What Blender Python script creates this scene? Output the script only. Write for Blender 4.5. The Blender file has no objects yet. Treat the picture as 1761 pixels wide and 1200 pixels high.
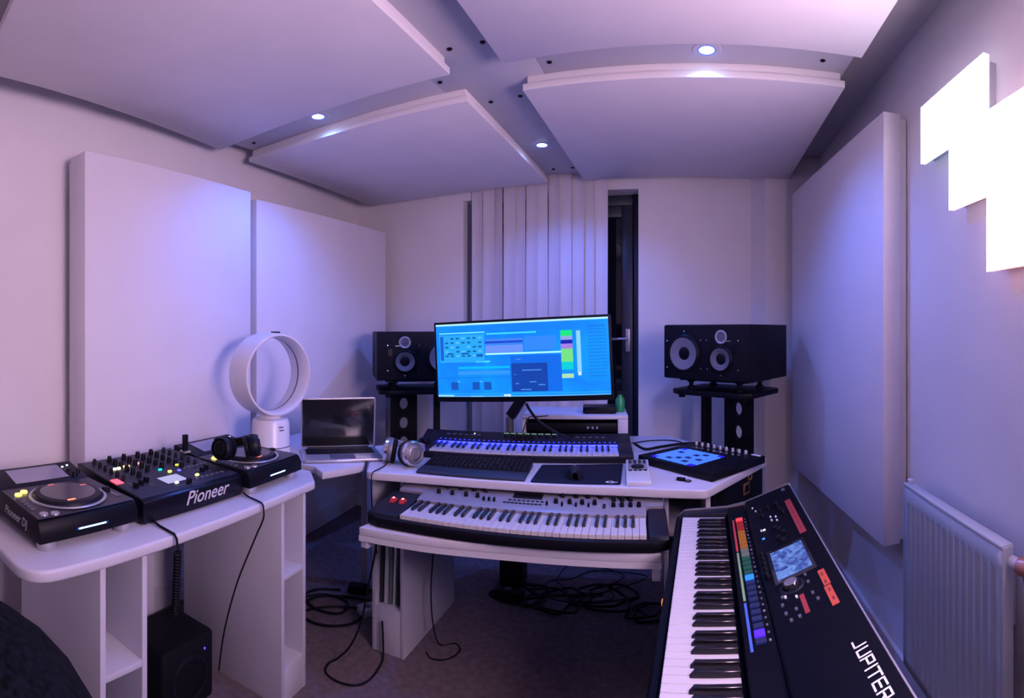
import bpy, bmesh, math, random
from mathutils import Vector, Matrix
random.seed(7)
PI = math.pi
SC = bpy.context.scene
C = SC.collection

# ------------------------------------------------------------------ camera, world, exposure
cam_d = bpy.data.cameras.new('camera')
cam = bpy.data.objects.new('camera', cam_d); C.objects.link(cam)
SC.camera = cam
FPX, X0, HY, ZC = 900.0, 1190.0, 568.0, 1.36      # pixels per radian, column of the back wall's normal, horizon row, lens height
cam_d.type = 'PANO'                                 # the photograph is a swept phone panorama: straight lines bow as on a cylinder
cam_d.panorama_type = 'CENTRAL_CYLINDRICAL'
cam_d.central_cylindrical_radius = 1.0
cam_d.central_cylindrical_range_u_min = -880.5 / FPX
cam_d.central_cylindrical_range_u_max = 880.5 / FPX
cam_d.central_cylindrical_range_v_min = (HY - 1200) / FPX
cam_d.central_cylindrical_range_v_max = HY / FPX
cam_d.clip_start = 0.01
cam.location = (0, 0, ZC)
cam.rotation_euler = (PI / 2, 0, (X0 - 880.5) / FPX)

world = bpy.data.worlds.new('night'); SC.world = world
world.use_nodes = True
world.node_tree.nodes['Background'].inputs[0].default_value = (0.004, 0.006, 0.014, 1)
world.node_tree.nodes['Background'].inputs[1].default_value = 1.0

vs = SC.view_settings
SC.display_settings.display_device = 'sRGB'
vs.view_transform = 'Standard'; vs.look = 'None'; vs.gamma = 1.0; vs.use_curve_mapping = False
vs.exposure = 0.72
SC.cycles.max_bounces = 6; SC.cycles.diffuse_bounces = 4; SC.cycles.glossy_bounces = 3; SC.cycles.transmission_bounces = 3
SC.cycles.caustics_reflective = False; SC.cycles.caustics_refractive = False

# strengths of the lights the room has (used by the builders below)
TILE_POWER = [3.2, 4.5, 16.0, 24.0]        # wall light tiles (white, white-pink, pink, rose)
MONITOR_POWER = 0.66
SPOT_WATTS = 25.0

# ------------------------------------------------------------------ materials
MATS = {}
def mat(name, col, rough=0.5, metal=0.0, noise=0.0, nscale=40.0, bump=0.0, bscale=200.0, spec=0.5, coat=0.0):
    if name in MATS: return MATS[name]
    m = bpy.data.materials.new(name); m.use_nodes = True
    nt = m.node_tree; b = nt.nodes['Principled BSDF']
    b.inputs['Base Color'].default_value = (*col, 1)
    b.inputs['Roughness'].default_value = rough
    b.inputs['Metallic'].default_value = metal
    b.inputs['Specular IOR Level'].default_value = spec
    b.inputs['Coat Weight'].default_value = coat
    tc = None
    if noise or bump:
        tc = nt.nodes.new('ShaderNodeTexCoord')
    if noise:
        n = nt.nodes.new('ShaderNodeTexNoise'); n.inputs['Scale'].default_value = nscale; n.inputs['Detail'].default_value = 6
        nt.links.new(tc.outputs['Object'], n.inputs['Vector'])
        r = nt.nodes.new('ShaderNodeValToRGB')
        r.color_ramp.elements[0].position = 0.3; r.color_ramp.elements[1].position = 0.7
        r.color_ramp.elements[0].color = (*[max(0, c * (1 - noise)) for c in col], 1)
        r.color_ramp.elements[1].color = (*[min(1, c * (1 + noise)) for c in col], 1)
        nt.links.new(n.outputs['Fac'], r.inputs['Fac']); nt.links.new(r.outputs['Color'], b.inputs['Base Color'])
    if bump:
        n = nt.nodes.new('ShaderNodeTexNoise'); n.inputs['Scale'].default_value = bscale; n.inputs['Detail'].default_value = 3
        nt.links.new(tc.outputs['Object'], n.inputs['Vector'])
        bp = nt.nodes.new('ShaderNodeBump'); bp.inputs['Strength'].default_value = bump; bp.inputs['Distance'].default_value = 0.004
        nt.links.new(n.outputs['Fac'], bp.inputs['Height']); nt.links.new(bp.outputs['Normal'], b.inputs['Normal'])
    MATS[name] = m
    return m

def glow(name, col, strength, base=(0.02, 0.02, 0.02), noise=None, nscale=8.0):
    if name in MATS: return MATS[name]
    m = bpy.data.materials.new(name); m.use_nodes = True
    nt = m.node_tree; b = nt.nodes['Principled BSDF']
    b.inputs['Base Color'].default_value = (*base, 1); b.inputs['Roughness'].default_value = 0.4
    b.inputs['Specular IOR Level'].default_value = 0.12
    b.inputs['Emission Color'].default_value = (*col, 1)
    b.inputs['Emission Strength'].default_value = strength
    if noise:
        tc = nt.nodes.new('ShaderNodeTexCoord'); n = nt.nodes.new('ShaderNodeTexNoise')
        n.inputs['Scale'].default_value = nscale; n.inputs['Detail'].default_value = 4; n.inputs['Distortion'].default_value = 1.2
        r = nt.nodes.new('ShaderNodeValToRGB')
        r.color_ramp.elements[0].position = 0.38; r.color_ramp.elements[1].position = 0.64
        r.color_ramp.elements[0].color = (*col, 1); r.color_ramp.elements[1].color = (*noise, 1)
        nt.links.new(tc.outputs['Object'], n.inputs['Vector']); nt.links.new(n.outputs['Fac'], r.inputs['Fac'])
        nt.links.new(r.outputs['Color'], b.inputs['Emission Color'])
    MATS[name] = m
    return m

M_WALL = mat('wall paint', (0.78, 0.76, 0.79), 0.75, noise=0.03, nscale=3, bump=0.05, bscale=260)
M_CEIL = mat('ceiling paint', (0.55, 0.53, 0.56), 0.8, noise=0.03, nscale=3)
M_CLOUD = mat('acoustic board paint', (0.74, 0.72, 0.76), 0.7, noise=0.03, nscale=5, bump=0.04, bscale=300)
M_STRIP = mat('ceiling strip shaded grey', (0.50, 0.51, 0.57), 0.45, noise=0.03, nscale=5)  # greyish board, its colour darkened further to carry the shade between the boards
M_FABRIC = mat('panel fabric', (0.74, 0.72, 0.78), 0.85, noise=0.02, nscale=4, bump=0.08, bscale=900)
M_SKIRT = mat('skirting gloss', (0.70, 0.68, 0.70), 0.35)
M_FLOOR = mat('carpet', (0.155, 0.122, 0.14), 0.95, noise=0.22, nscale=34, bump=0.5, bscale=420)
M_DESK = mat('white laminate', (0.53, 0.53, 0.60), 0.42, noise=0.02, nscale=6)
M_BLACK = mat('black plastic', (0.004, 0.004, 0.008), 0.45, spec=0.14, noise=0.15, nscale=60)
M_GLOSS = mat('gloss black', (0.008, 0.008, 0.012), 0.14, coat=0.4)
M_DARK = mat('charcoal plastic', (0.009, 0.009, 0.017), 0.45, spec=0.18, noise=0.1, nscale=40)
M_GREY = mat('mid grey plastic', (0.10, 0.10, 0.13), 0.45)
M_SILVER = mat('silver plastic', (0.46, 0.46, 0.50), 0.32, metal=0.6)
M_CHROME = mat('bright metal', (0.72, 0.72, 0.75), 0.2, metal=1.0)
M_KEYW = mat('ivory key', (0.50, 0.49, 0.52), 0.3)
M_KEYB = mat('ebony key', (0.007, 0.006, 0.009), 0.22)
M_CABLE = mat('cable rubber', (0.006, 0.006, 0.010), 0.55, spec=0.15)
M_RED = mat('red label print', (0.30, 0.03, 0.03), 0.5)
M_ORANGE = mat('orange label print', (0.50, 0.075, 0.03), 0.5)
M_WHITEP = mat('white print', (0.82, 0.82, 0.84), 0.5)
M_GLASS = mat('dark night glass', (0.004, 0.007, 0.016), 0.06, spec=0.5)
M_FRAME = mat('anthracite frame', (0.018, 0.024, 0.045), 0.4, noise=0.08, nscale=30)
M_BLIND = mat('blind vane cloth', (0.72, 0.69, 0.74), 0.8, bump=0.06, bscale=500)
M_RAD = mat('radiator enamel', (0.46, 0.51, 0.57), 0.35)
M_COPPER = mat('copper pipe', (0.55, 0.26, 0.20), 0.35, metal=0.7)
M_BRASS = mat('brass latch', (0.80, 0.42, 0.12), 0.3, metal=0.9)

# ------------------------------------------------------------------ mesh helpers
class MB:
    def __init__(s): s.v = []; s.f = []
    def add(s, v, f):
        o = len(s.v); s.v += [tuple(p) for p in v]; s.f += [tuple(i + o for i in q) for q in f]; return s
    def box(s, x0, x1, y0, y1, z0, z1):
        return s.add([(x0,y0,z0),(x1,y0,z0),(x1,y1,z0),(x0,y1,z0),(x0,y0,z1),(x1,y0,z1),(x1,y1,z1),(x0,y1,z1)],
                     [(0,3,2,1),(4,5,6,7),(0,1,5,4),(1,2,6,5),(2,3,7,6),(3,0,4,7)])
    def obox(s, c, ax, ay, az):
        c = Vector(c); ax, ay, az = Vector(ax), Vector(ay), Vector(az)
        v = [c + sx*ax + sy*ay + sz*az for sz in (-1,1) for sx, sy in ((-1,-1),(1,-1),(1,1),(-1,1))]
        return s.add(v, [(0,3,2,1),(4,5,6,7),(0,1,5,4),(1,2,6,5),(2,3,7,6),(3,0,4,7)])
    def prism(s, poly, z0, z1):
        n = len(poly)
        v = [(x,y,z0) for x,y in poly] + [(x,y,z1) for x,y in poly]
        return s.add(v, [tuple(range(n-1,-1,-1)), tuple(range(n,2*n))] + [(i,(i+1)%n,n+(i+1)%n,n+i) for i in range(n)])
    def xprism(s, prof, x0, x1):            # profile of (y, z), counter-clockwise seen from +x
        n = len(prof)
        v = [(x0,y,z) for y,z in prof] + [(x1,y,z) for y,z in prof]
        return s.add(v, [tuple(range(n-1,-1,-1)), tuple(range(n,2*n))] + [(i,(i+1)%n,n+(i+1)%n,n+i) for i in range(n)])
    def cyl(s, c, r, h, axis=(0,0,1), n=16, r2=None):
        r2 = r if r2 is None else r2
        a = Vector(axis).normalized(); q = a.to_track_quat('Z','Y'); c = Vector(c)
        v = []
        for k, rr, t in ((0, r, 0), (1, r2, h)):
            for i in range(n):
                an = 2*PI*i/n; v.append(c + q @ Vector((rr*math.cos(an), rr*math.sin(an), t)))
        return s.add(v, [tuple(range(n-1,-1,-1)), tuple(range(n,2*n))] + [(i,(i+1)%n,n+(i+1)%n,n+i) for i in range(n)])
    def lathe(s, prof, c=(0,0,0), axis=(0,0,1), n=24, closed=False, caps=True):
        a = Vector(axis).normalized(); q = a.to_track_quat('Z','Y'); c = Vector(c); m = len(prof)
        v = []
        for r, z in prof:
            for i in range(n):
                an = 2*PI*i/n; v.append(c + q @ Vector((max(r,1e-5)*math.cos(an), max(r,1e-5)*math.sin(an), z)))
        f = []
        for k in range(m if closed else m-1):
            k2 = (k+1) % m
            for i in range(n): f.append((k*n+i, k*n+(i+1)%n, k2*n+(i+1)%n, k2*n+i))
        if not closed and caps:
            f.append(tuple(range(n-1,-1,-1))); f.append(tuple((m-1)*n+i for i in range(n)))
        return s.add(v, f)
    def tube(s, pts, r, n=8, closed=False):
        pts = [Vector(p) for p in pts]; m = len(pts); v = []
        up = Vector((0.13, 0.21, 0.97))
        for i, p in enumerate(pts):
            d = (pts[(i+1)%m] - pts[i-1]) if closed else (pts[min(i+1,m-1)] - pts[max(i-1,0)])
            d = d.normalized() if d.length > 1e-9 else Vector((1,0,0))
            a = d.cross(up)
            if a.length < 1e-3: a = d.cross(Vector((1,0,0)))
            a.normalize(); b = a.cross(d).normalized()
            for k in range(n):
                t = 2*PI*k/n; v.append(p + a*r*math.cos(t) + b*r*math.sin(t))
        f = []
        for i in range(m if closed else m-1):
            j = (i+1) % m
            for k in range(n): f.append((i*n+k, i*n+(k+1)%n, j*n+(k+1)%n, j*n+k))
        if not closed:
            f.append(tuple(range(n-1,-1,-1))); f.append(tuple((m-1)*n+k for k in range(n)))
        return s.add(v, f)
    def mesh(s, name, material, bevel=0.0, seg=2, smooth=True):
        bm = bmesh.new()
        vs_ = [bm.verts.new(p) for p in s.v]
        for q in s.f:
            try: bm.faces.new([vs_[i] for i in q])
            except ValueError: pass
        bmesh.ops.recalc_face_normals(bm, faces=bm.faces[:])
        if bevel:
            ed = [e for e in bm.edges if len(e.link_faces) == 2 and e.calc_face_angle(0) > 0.5]
            bmesh.ops.bevel(bm, geom=ed, offset=bevel, segments=seg, affect='EDGES', profile=0.5, clamp_overlap=True)
        me = bpy.data.meshes.new(name); bm.to_mesh(me); bm.free()
        if material: me.materials.append(material)
        if smooth:
            me.polygons.foreach_set('use_smooth', [True] * len(me.polygons))
            me.set_sharp_from_angle(angle=0.6)
        return me
    def build(s, name, material, parent=None, bevel=0.0, seg=2, smooth=True, loc=None, rot=None):
        return put(name, s.mesh(name, material, bevel, seg, smooth), parent, loc, rot)

def put(name, me, parent=None, loc=None, rot=None):
    o = bpy.data.objects.new(name, me); C.objects.link(o)
    if parent is not None: o.parent = parent
    if loc is not None: o.location = loc
    if rot is not None: o.rotation_euler = rot
    return o

def tag(o, label=None, cat=None, group=None, kind=None):
    if label: o['label'] = label
    if cat: o['category'] = cat
    if group: o['group'] = group
    if kind: o['kind'] = kind
    return o
def thing(name, label, cat, loc=(0,0,0), rz=0.0, group=None):
    o = bpy.data.objects.new(name, None); C.objects.link(o)
    o.empty_display_size = 0.1; o.location = loc; o.rotation_euler = (0, 0, rz)
    return tag(o, label, cat, group)
def struct(o): o['kind'] = 'structure'; return o

def spline(pts, k=8, closed=False):
    P = [Vector(p) for p in pts]; n = len(P); out = []
    for i in range(n if closed else n-1):
        if closed: a,b,c,d = P[i-1],P[i],P[(i+1)%n],P[(i+2)%n]
        else: a,b,c,d = P[max(i-1,0)],P[i],P[i+1],P[min(i+2,n-1)]
        for j in range(k):
            t = j/k
            out.append(0.5*((2*b)+(-a+c)*t+(2*a-5*b+4*c-d)*t*t+(-a+3*b-3*c+d)*t**3))
    if not closed: out.append(P[-1])
    return out
def rounded(poly, radii, k=6):
    out = []; n = len(poly)
    for i, p in enumerate(poly):
        r = radii[i] if isinstance(radii, (list, tuple)) else radii
        if r <= 0: out.append(p); continue
        p = Vector(p); a = (Vector(poly[i-1])-p).normalized(); b = (Vector(poly[(i+1)%n])-p).normalized()
        h = math.acos(max(-1,min(1,a.dot(b))))/2; d = r/math.tan(h)
        p0 = p+a*d; p1 = p+b*d
        for j in range(k+1):
            t = j/k; q = p0.lerp(p, t).lerp(p.lerp(p1, t), t); out.append((q.x,q.y))
    return out

def text_part(name, body, size, material, parent, loc, rot, shear=0.0, bold=0.0, extrude=0.0004, spacing=1.0):
    cu = bpy.data.curves.new(name, 'FONT'); cu.body = body; cu.size = size; cu.shear = shear; cu.offset = bold
    cu.extrude = extrude; cu.space_character = spacing; cu.resolution_u = 3
    tmp = bpy.data.objects.new('tmp_text', cu); C.objects.link(tmp)
    bpy.context.view_layer.update()
    me = bpy.data.meshes.new_from_object(tmp.evaluated_get(bpy.context.evaluated_depsgraph_get()))
    bpy.data.objects.remove(tmp); bpy.data.curves.remove(cu)
    me.materials.clear(); me.materials.append(material)
    return put(name, me, parent, loc, rot)

# ------------------------------------------------------------------ the room
def xl(y): return -2.05 - 0.14*(y - 0.4)          # the left wall is not quite square to the back wall
XR, YB, YF, ZT = 0.79, 3.29, -1.5, 2.44
T_ = 0.12
struct(MB().prism([(xl(YF)-0.3,YF-0.2),(XR+0.3,YF-0.2),(XR+0.3,YB+0.3),(xl(YB)-0.3,YB+0.3)], -0.1, 0.0).build('floor', M_FLOOR))
struct(MB().prism([(xl(YF)-0.3,YF-0.2),(XR+0.3,YF-0.2),(XR+0.3,YB+0.3),(xl(YB)-0.3,YB+0.3)], ZT, ZT+0.1).build('ceiling', M_CEIL))
struct(MB().prism([(xl(YF)-T_,YF),(xl(YF),YF),(xl(YB+0.2),YB+0.2),(xl(YB+0.2)-T_,YB+0.2)], 0, ZT).build('wall_left', M_WALL))
struct(MB().box(XR, XR+T_, YF, YB+0.3, 0, ZT).build('wall_right', M_WALL))
struct(MB().box(xl(YF), XR, YF-T_, YF, 0, ZT).build('wall_front', M_WALL))
DX0, DX1, DZ = -1.535, -0.338, 2.255             # opening for the glazed door
wb = MB()
wb.box(xl(YB)-0.02, DX0, YB, YB+0.3, 0, ZT); wb.box(DX1, XR, YB, YB+0.3, 0, ZT); wb.box(DX0, DX1, YB, YB+0.3, DZ, ZT)
wb.prism([(0.372,YB),(0.447,YB-0.10),(XR,YB-0.10),(XR,YB)], 0, ZT)            # pier in the corner
struct(wb.build('wall_back', M_WALL))
bb = MB(); bb.prism([(xl(YF),YF),(xl(YF)+0.016,YF),(xl(YB)+0.016,YB),(xl(YB),YB)], 0, 0.11); struct(bb.build('baseboard_left', M_SKIRT))
bb = MB(); bb.box(xl(YB)+0.016, DX0, YB-0.016, YB, 0, 0.11); struct(bb.build('baseboard_back', M_SKIRT))
bb = MB(); bb.box(XR-0.016, XR, YF, YB-0.10, 0, 0.11); struct(bb.build('baseboard_right', M_SKIRT))

# glazed door in the recess
door = struct(thing('door_1', None, None, (0, 0, 0)))
yd = YB+0.14
fr = MB()
fr.box(DX0, DX0+0.05, yd, yd+0.06, 0, DZ); fr.box(DX1-0.05, DX1, yd, yd+0.06, 0, DZ)
fr.box(DX0+0.05, DX1-0.05, yd, yd+0.06, DZ-0.07, DZ); fr.box(DX0+0.05, DX1-0.05, yd, yd+0.06, 0, 0.08)
fr.build('door_frame', M_FRAME, door, bevel=0.004)
for k, (a, b) in enumerate(((DX0+0.05, -0.95), (-0.95, DX1-0.05))):
    lf = MB()
    lf.box(a, a+0.075, yd-0.02, yd+0.04, 0.08, DZ-0.07); lf.box(b-0.075, b, yd-0.02, yd+0.04, 0.08, DZ-0.07)
    lf.box(a+0.075, b-0.075, yd-0.02, yd+0.04, DZ-0.15, DZ-0.07); lf.box(a+0.075, b-0.075, yd-0.02, yd+0.04, 0.08, 0.30)
    l = lf.build('door_leaf', M_FRAME, door, bevel=0.004)
    MB().box(a+0.075, b-0.075, yd+0.005, yd+0.017, 0.30, DZ-0.15).build('pane', M_GLASS, l)
h = MB().box(-0.435, -0.405, yd-0.032, yd-0.02, 1.22, 1.37).build('handle_plate', M_SILVER, door, bevel=0.004)
MB().tube(spline([(-0.42, yd-0.032, 1.305), (-0.42, yd-0.062, 1.305), (-0.44, yd-0.07, 1.305), (-0.54, yd-0.07, 1.303)], 4), 0.008).build('lever', M_SILVER, h)

# vertical blind in front of the door
blind = thing('vertical_blind', 'pale vertical-vane blind drawn across the glazed door behind the monitor', 'blind', (0, YB-0.03, 0))
MB().box(DX0+0.03, DX1-0.01, -0.020, 0.028, 2.395, 2.44).build('head_rail', M_DESK, blind, bevel=0.004)
vane = MB()
N = 6
for i in range(N+1):
    t = i/N; x = -0.046+0.092*t; yb = 0.006*math.sin(PI*t)
    vane.v += [(x, yb-0.0008, 0), (x, yb+0.0008, 0), (x, yb-0.0008, 2.32), (x, yb+0.0008, 2.32)]
for i in range(N):
    a = 4*i; b = a+4
    vane.f += [(a,b,b+2,a+2),(a+1,a+3,b+3,b+1),(a,a+1,b+1,b),(a+2,b+2,b+3,a+3)]
vane.f += [(0,2,3,1),(4*N,4*N+1,4*N+3,4*N+2)]
vme = vane.mesh('vane', M_BLIND)
xs = [-1.419 + 0.0766*i for i in range(12)]
for i, x in enumerate(xs):
    put('vane', vme, blind, (x, 0, 0.075), (0, (0.0, 0.004, -0.003, 0.002)[i % 4], math.radians((-17, -11, -24, -13, -20)[i % 5])))

# ------------------------------------------------------------------ ceiling: strips, hung boards, downlights
SZ = 2.35
def strip(label, x0, x1, y0, y1, screws, hang):
    t = thing('ceiling_strip', label, 'ceiling strip', ((x0+x1)/2, (y0+y1)/2, SZ), group='recessed strips between the ceiling boards')
    cx, cy = (x0+x1)/2, (y0+y1)/2
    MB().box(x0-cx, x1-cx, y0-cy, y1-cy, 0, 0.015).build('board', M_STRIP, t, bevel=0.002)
    for hx, hy in hang:
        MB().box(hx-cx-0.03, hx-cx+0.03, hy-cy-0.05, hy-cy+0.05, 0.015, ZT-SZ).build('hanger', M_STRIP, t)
    sm = MB().lathe([(0.0,-0.005),(0.006,-0.005),(0.0105,-0.0015),(0.0105,0.001)], n=12).mesh('screw', M_BLACK)
    for sx, sy in screws: put('screw', sm, t, (sx-cx, sy-cy, 0))
    return t
strip('long recessed strip running from the blind towards the camera between the ceiling boards', -0.99, -0.56, 0.30, 3.215,
      [(-0.823,1.647),(-0.70,1.655),(-0.85,2.102),(-0.712,2.093),(-0.84,3.1),(-0.72,3.1)], [(-0.775,0.6),(-0.775,1.8),(-0.775,3.0)])
strip('cross strip with a downlight above the mixer, between the two left ceiling boards', -2.14, -0.99, 1.58, 2.02,
      [(-0.997+0.03,1.85),(-2.052,1.85)], [(-1.9,1.8),(-1.2,1.8)])
strip('cross strip with a downlight between the two right ceiling boards', -0.56, 0.577, 1.58, 2.02,
      [(-0.52,1.86),(0.475,1.86)], [(-0.3,1.8),(0.4,1.8)])
def cloud(label, poly):
    cx = sum(p[0] for p in poly)/4; cy = sum(p[1] for p in poly)/4
    t = thing('ceiling_board', label, 'acoustic panel', (cx, cy, 2.29), group='acoustic boards hung under the ceiling')
    q = [(x-cx, y-cy) for x, y in poly]
    s = [(x*(1-0.014/abs(x)), y*(1-0.014/abs(y))) for x, y in q]
    MB().prism(q, 0, 0.026).build('lower_board', M_CLOUD, t, bevel=0.002)
    MB().prism(s, 0.026, 0.06).build('upper_board', M_CLOUD, t, bevel=0.002)
cloud('far left ceiling board, between the mixer cross strip and the back wall', [(-2.165,1.915),(-0.885,1.93),(-0.90,3.185),(-2.25,3.215)])
cloud('far right ceiling board above the right loudspeaker', [(-0.645,1.925),(0.578,1.92),(0.592,3.165),(-0.665,3.175)])
cloud('near left ceiling board over the turntables', [(-1.845,0.40),(-0.845,0.40),(-0.85,1.705),(-2.117,1.675)])
cloud('near right ceiling board beside the glowing wall tiles', [(-0.63,0.40),(0.555,0.40),(0.57,1.695),(-0.646,1.708)])

def downlight(label, x, y):
    t = thing('downlight', label, 'ceiling light', (x, y, SZ), group='recessed blue downlights')
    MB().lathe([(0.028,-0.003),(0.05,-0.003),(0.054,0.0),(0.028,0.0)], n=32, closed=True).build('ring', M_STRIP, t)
    MB().lathe([(0.0275,-0.0035),(0.033,-0.0035),(0.034,-0.002),(0.0275,-0.002)], n=32, closed=True).build('halo_ring', glow('downlight halo', (0.04, 0.12, 1.0), 0.9), t)  # blue light around the lens, painted as a faintly glowing ring
    MB().lathe([(0.0,-0.0015),(0.027,-0.0015),(0.027,0.0)], n=24).build('lens', glow('downlight lens', (0.55, 0.72, 1.0), 14.0), t)
    ld = bpy.data.lights.new('downlight_lamp', 'SPOT'); ld.energy = SPOT_WATTS; ld.color = (0.08, 0.20, 1.0)
    ld.spot_size = math.radians(140); ld.spot_blend = 0.7; ld.shadow_soft_size = 0.024
    lo = bpy.data.objects.new('downlight_lamp', ld); C.objects.link(lo); lo.parent = t; lo.location = (0, 0, -0.012)
downlight('blue downlight in the left cross strip above the mixer', -1.586, 1.829)
downlight('blue downlight in the long strip, nearest the window blind', -0.79, 2.679)
downlight('blue downlight in the right cross strip, near the light tiles', 0.052, 1.845)

# ------------------------------------------------------------------ wall panels
def wall_panel(label, p0, p1, z0, z1, th, side):
    # p0 near, p1 far (front face), side = +1: room is to the +x side
    p0, p1 = Vector(p0), Vector(p1); d = (p1-p0); L = d.length; a = math.atan2(d.y, d.x)
    t = thing('wall_panel', label, 'acoustic panel', (p0.x, p0.y, z0), a, 'white acoustic panels on the walls')
    y0, y1 = (0, th) if side > 0 else (-th, 0)
    MB().box(0, L, y0, y1, 0, z1-z0).build('fabric_panel', M_FABRIC, t, bevel=0.004)
    yy0, yy1 = (th, th+0.03) if side > 0 else (-th-0.03, -th)
    MB().box(0.012, L-0.012, yy0, yy1, 0.012, z1-z0-0.012).build('batten_frame', M_CLOUD, t)
wall_panel('white acoustic panel behind the near turntable, left wall', (-1.905,0.83), (-2.02,1.80), 0.50, 2.075, 0.12, 1)
wall_panel('white acoustic panel on the left wall behind the fan and laptop', (-2.085,1.90), (-2.10,3.17), 0.50, 2.068, 0.11, 1)
wall_panel('thick white acoustic panel on the right wall beside the loudspeaker', (0.687,1.792), (0.589,3.046), 0.565, 2.165, 0.07, -1)

# ------------------------------------------------------------------ light tiles on the right wall
def tile(label, y0, y1, z0, z1, xf, mt, rimm):
    t = thing('light_tile', label, 'light panel', (XR, (y0+y1)/2, z0), 0, 'glowing light tiles on the right wall')
    hy = (y1-y0)/2; hz = z1-z0
    MB().box(xf-XR, xf-XR+0.002, -hy, hy, 0, hz).build('diffuser', mt, t)
    MB().box(xf-XR+0.002, xf-XR+0.018, -hy, hy, 0, hz).build('rim', rimm, t, bevel=0.001)
    MB().box(xf-XR+0.018, 0, -hy+0.012, hy-0.012, 0.012, hz-0.012).build('backing', M_DESK, t)
TG = [glow('tile white light', (0.86, 0.84, 1.0), TILE_POWER[0], (0.8,0.8,0.8)), glow('tile blush light', (1.0, 0.74, 0.92), TILE_POWER[1], (0.8,0.8,0.8)),
      glow('tile peach light', (1.0, 0.60, 0.70), TILE_POWER[2], (0.8,0.8,0.8)), glow('tile rose light', (1.0, 0.70, 1.0), TILE_POWER[3], (0.8,0.8,0.8))]
RG = [glow('tile rim cool', (0.62,0.75,1.0), 0.8, (0.8,0.8,0.8)), glow('tile rim blush', (1.0,0.68,0.80), 0.7, (0.8,0.8,0.8)), glow('tile rim red', (1.0,0.38,0.36), 0.8, (0.8,0.8,0.8))]
tile('small white light tile, topmost and nearest the acoustic panel', 1.19, 1.588, 1.917, 2.105, 0.742, TG[0], RG[0])
tile('blush white light tile just below the topmost one', 1.16, 1.384, 1.72, 1.917, 0.740, TG[1], RG[1])
tile('large peach light tile at the picture edge, above the radiator', 0.745, 1.165, 1.515, 1.937, 0.735, TG[2], RG[2])
tile('rose light tile stepping down past the picture edge', 0.33, 0.742, 1.31, 1.73, 0.735, TG[3], RG[2])
c = MB().tube(spline([(0.772,0.93,1.515),(0.776,0.935,1.35),(0.777,0.925,1.2),(0.774,0.90,1.02),(0.776,0.86,0.86)], 6), 0.002, 6).build('tile_cable', M_DESK)
tag(c, 'thin pale cable hanging from the large peach light tile', 'cable')

# ------------------------------------------------------------------ radiator
rad = thing('radiator', 'white ribbed panel radiator low on the right wall', 'radiator', (0.688, 1.018, 0.25))
RL, RH = 0.584, 0.60
prof = []
n = 15; m = 0.022; w = (RL-2*m)/n
for i in range(n):
    y = m+i*w
    prof += [(y, 0.0), (y+w*0.16, -0.0), (y+w*0.34, 0.009), (y+w*0.66, 0.009), (y+w*0.84, 0.0)]
prof = [(0,0.0)] + prof + [(RL,0.0)]
fp = MB()
z0, z1 = 0.03, RH-0.05
np_ = len(prof)
for z, k in ((0,0),(z0,0),(z0+0.02,1),(z1-0.02,1),(z1,0),(RH,0)):
    fp.v += [(x*k, y, z) for y, x in prof]
for r in range(5):
    for i in range(np_-1): fp.f.append((r*np_+i, r*np_+i+1, (r+1)*np_+i+1, (r+1)*np_+i))
fo = fp.build('front_panel', M_RAD, rad)
sm_ = fo.modifiers.new('thick', 'SOLIDIFY'); sm_.thickness = 0.004; sm_.offset = 0
MB().box(0.012, 0.028, 0.004, RL-0.004, 0.01, RH-0.012).build('convector_body', M_RAD, rad, bevel=0.004)
gr = MB().box(-0.005, 0.030, -0.001, RL+0.001, RH-0.006, RH+0.004).build('top_rail', M_RAD, rad, bevel=0.003)
MB().box(-0.003, 0.028, -0.004, 0.0, 0.0, RH).build('side_panel', M_RAD, rad, bevel=0.002)
MB().box(-0.003, 0.028, RL, RL+0.004, 0.0, RH).build('side_panel', M_RAD, rad, bevel=0.002)
MB().box(0.006, 0.024, RL-0.03, RL-0.005, RH+0.003, RH+0.018).build('bleed_cap', M_DESK, rad, bevel=0.004)
v = MB().cyl((0.022,-0.003,RH-0.035), 0.014, 0.030, (0,-1,0), 14).build('valve_union', M_DESK, rad, bevel=0.002)
MB().lathe([(0.0,0),(0.02,0),(0.022,0.01),(0.019,0.05),(0.012,0.06),(0,0.06)], (0.022,-0.034,RH-0.035), (0.35,-1,0), 18).build('valve_cap', M_COPPER, v)
MB().tube(spline([(0.024,-0.05,RH-0.04),(0.035,-0.058,RH-0.12),(0.04,-0.06,RH-0.3),(0.04,-0.06,-0.25)], 5), 0.008).build('pipe', M_COPPER, rad)
for yy in (0.1, RL-0.1): MB().box(0.028, 0.099, yy-0.015, yy+0.015, 0.35, 0.5).build('bracket', M_RAD, rad)


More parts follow.
